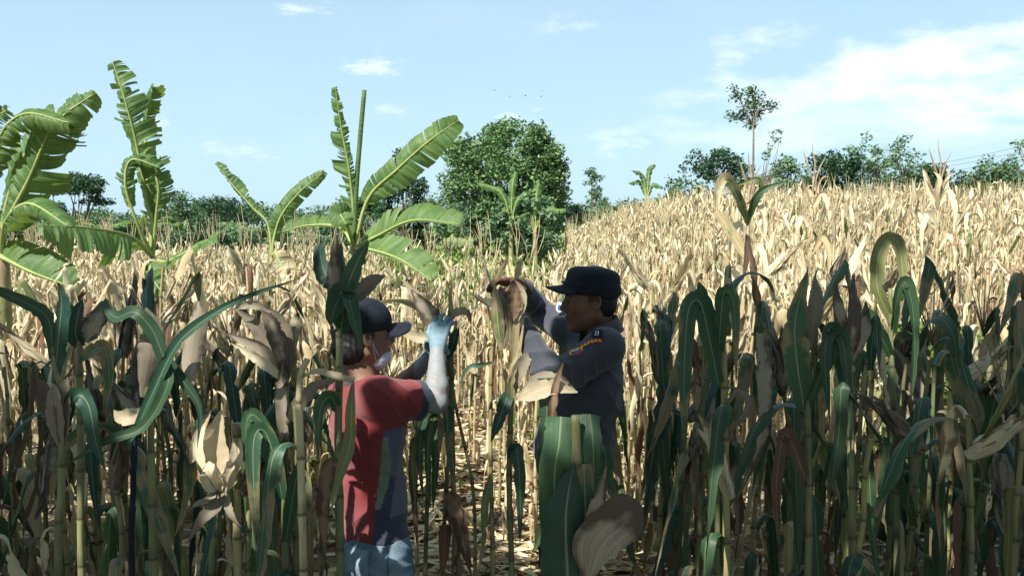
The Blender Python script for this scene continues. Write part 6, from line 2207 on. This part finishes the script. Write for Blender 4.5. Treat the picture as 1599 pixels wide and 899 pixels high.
# --- right foreground accents
K = hero('maize plant whose sunlit light green top leaf folds over above the dark right rows', (1392, 3.1))
d = 3.05
H_stalk(K, [(1400, 899, d), (1398, 700, d), (1392, 560, d), (1390, 450, d)], .013, .008)
H_leaf(K, [(1392, 500, d), (1370, 450, d - .02), (1372, 400, d - .02), (1388, 372, d - .03), (1404, 385, d - .04), (1410, 440, d - .05), (1405, 500, d - .05)], .055, 'leaf', mat=M_LEAF_PALE, cup=.4, hint=(-.3, -1, .1))
H_leaf(K, [(1394, 520, d), (1400, 470, d - .05), (1412, 440, d - .06), (1425, 480, d - .06), (1428, 560, d - .06), (1420, 640, d - .06)], .050, 'leaf', cup=.35, hint=(.2, -1, 0))
H_leaf(K, [(1394, 560, d), (1372, 520, d - .05), (1350, 490, d - .06), (1342, 540, d - .06), (1338, 620, d - .06)], .050, 'leaf', cup=.35, hint=(-.2, -1, 0))
H_leaf(K, [(1398, 700, d), (1420, 660, d - .05), (1436, 700, d - .06), (1440, 820, d - .06)], .050, 'leaf', cup=.4, hint=(.2, -1, 0))
K = hero('maize plant with a broad blue-green upright leaf and pale midrib at the right', (1250, 2.6))
d = 2.6
H_stalk(K, [(1262, 899, d), (1262, 700, d), (1258, 560, d), (1256, 470, d)], .013, .009)
H_leaf(K, [(1256, 640, d), (1244, 560, d - .03), (1242, 500, d - .04), (1262, 418, d - .03)], .085, 'leaf', mat=M_LEAF_FRESH, cup=.2, hint=(-.1, -1, .1), rip=.05)
H_leaf(K, [(1256, 560, d), (1272, 500, d), (1276, 460, d), (1272, 430, d)], .055, 'husk', mat=M_HUSK, cup=-.4, part='husk')
H_leaf(K, [(1260, 640, d), (1290, 560, d - .03), (1310, 520, d - .04), (1322, 580, d - .05), (1324, 700, d - .05)], .052, 'leaf', cup=.35, hint=(.1, -1, 0))
H_leaf(K, [(1262, 760, d), (1240, 700, d - .03), (1224, 680, d - .04), (1212, 760, d - .05), (1216, 860, d - .05)], .050, 'leaf', mat=M_LEAF_DRY, cup=.4, hint=(-.1, -1, 0))
K = hero('maize plant with a grey-brown pointed husk between dark leaves at the right', (1325, 2.6))
H_stalk(K, [(1330, 899, d), (1328, 700, d), (1326, 560, d)], .013, .010)
for i, pts in enumerate(([(1326, 560, d), (1316, 520, d - .02), (1308, 480, d - .02), (1304, 440, d)], [(1328, 560, d), (1332, 520, d - .03), (1332, 480, d - .03), (1326, 446, d)], [(1328, 565, d), (1342, 530, d - .02), (1350, 500, d - .02), (1352, 470, d)])):
    H_leaf(K, pts, .048, 'husk', mat=M_HUSK, cup=.4, part='husk', seed=i * 1.9)
H_leaf(K, [(1328, 640, d), (1312, 560, d - .03), (1298, 510, d - .04), (1288, 560, d - .05), (1296, 660, d - .05)], .052, 'leaf', cup=.35, hint=(-.1, -1, 0))
K = hero('maize plant with a thin curled withered leaf tip hanging below dark leaves at the right', (1110, 2.5))
d = 2.5
H_stalk(K, [(1134, 899, d), (1132, 700, d), (1130, 560, d), (1122, 480, d)], .013, .009, M_STALK_YEL)
H_leaf(K, [(1128, 640, d), (1150, 612, d - .05), (1168, 625, d - .06), (1160, 652, d - .06), (1142, 668, d - .06), (1150, 700, d - .06)], .020, 'leaf', mat=M_HUSK, cup=.5, n=34)
H_leaf(K, [(1122, 600, d), (1106, 520, d - .03), (1092, 470, d - .05), (1074, 490, d - .06), (1068, 600, d - .06), (1070, 720, d - .06)], .062, 'leaf', cup=.45, hint=(-.1, -1, .1))
H_leaf(K, [(1122, 560, d), (1126, 490, d - .03), (1132, 455, d - .04), (1146, 480, d - .05), (1150, 600, d - .06)], .052, 'leaf', cup=.45, hint=(.1, -1, .1))
H_leaf(K, [(1120, 560, d), (1106, 500, d), (1096, 460, d), (1090, 438, d)], .05, 'leaf', cup=.3)
H_leaf(K, [(1186, 520, d + .2), (1192, 600, d + .1), (1190, 680, d + .05), (1150, 780, d)], .05, 'leaf', mat=M_HUSK, cup=.4, hint=(0, -1, 0))
# --- tall plants that rise above the right field
for (px, d, top, lab, extra) in ((1168, 6.4, 250, 'tall maize plant with arching green leaves and tassel spikes above the right field', 1), (1268, 7.6, 236, 'tall maize plant with thin bare tassel spikes against the sky', 0),
                                 (1464, 6.8, 232, 'tall dry maize plant with a ragged pale husk against the sky at the right', 2), (1545, 5.2, 445, 'dark maize plant standing on the green bank at the far right', 3)):
    K = hero(lab, (px, d))
    H_stalk(K, [(px, 640, d), (px - 3, 470, d), (px, 360, d), (px + 2, top + 40, d)], .013, .007, M_STALK_DRY)
    for i in range(4):
        H_leaf(K, [(px + 2, top + 48 + 14 * i, d), (px + (-8, 9, 14, -12)[i], top + 20 + 12 * i, d - .03), (px + (-14, 22, 26, -20)[i], top + (-2, 6, 40, 34)[i], d - .05)], .018, 'leaf', mat=M_TASSEL, cup=.6, seed=i, part='spike')
    H_leaf(K, [(px + 2, top + 60, d), (px + 4, top + 20, d), (px + 1, top, d), (px + 2, top - 18, d)], .014, 'leaf', mat=M_TASSEL, cup=.8, part='spike')
    for i in range(5):
        y_ = top + 90 + 34 * i
        sg = (-1) ** i
        H_leaf(K, [(px, y_, d), (px + sg * 16, y_ - 22, d - .05), (px + sg * 26, y_ + 6, d - .1), (px + sg * 24, y_ + 44, d - .1)], .06, 'leaf', mat=M_STRAW, cup=.5, seed=i)
    if extra == 1:
        H_leaf(K, [(px, 350, d), (px - 18, 305, d - .2), (px - 36, 278, d - .3), (px - 48, 300, d - .35), (px - 50, 332, d - .4)], .085, 'leaf', mat=M_LEAF_PALE, cup=.3)
        H_leaf(K, [(px - 50, 330, d - .4), (px - 32, 355, d - .42), (px - 10, 390, d - .45), (px + 8, 420, d - .5)], .085, 'leaf', mat=M_LEAF_PALE, cup=.3)
        H_leaf(K, [(px, 345, d), (px + 10, 315, d - .1), (px + 26, 296, d - .15), (px + 60, 284, d - .2)], .06, 'leaf', mat=M_LEAF_FRESH, cup=.4)
        H_leaf(K, [(px, 320, d), (px + 20, 300, d - .1), (px + 14, 280, d - .15), (px - 20, 292, d - .2)], .05, 'leaf', mat=M_LEAF_PALE, cup=.4)
    if extra == 2:
        for i, pts in enumerate(([(px, 330, d), (px - 14, 300, d), (px - 20, 275, d), (px - 24, 262, d)], [(px, 330, d), (px + 8, 300, d), (px + 14, 280, d), (px + 18, 262, d)], [(px, 330, d), (px - 2, 300, d - .05), (px + 2, 280, d - .05), (px - 6, 268, d)])):
            H_leaf(K, pts, .05, 'husk', mat=M_HUSK_PALE, cup=.5, part='husk', seed=i)
# a few taller stalks with silhouettes in the left field
for (px, d, top, lab) in ((166, 8.5, 335, 'thin bare maize tassel standing in front of the long banana leaf'), (432, 5.2, 505, 'yellowish maize plant with pale green leaves between the rows left of the man')):
    K = hero(lab, (px, d))
    H_stalk(K, [(px + 4, 640, d), (px + 2, 520, d), (px + 1, 430, d), (px, top + 12, d)], .010, .005, M_STALK_DRY)
    for i in range(5):
        H_leaf(K, [(px, top + 22 + 6 * i, d), (px + (-1) ** i * 5, top + 8 + 5 * i, d), (px + (-1) ** i * 10, top - 6 + 8 * i, d)], .012, 'leaf', mat=M_TASSEL, cup=.5, seed=i, part='spike')
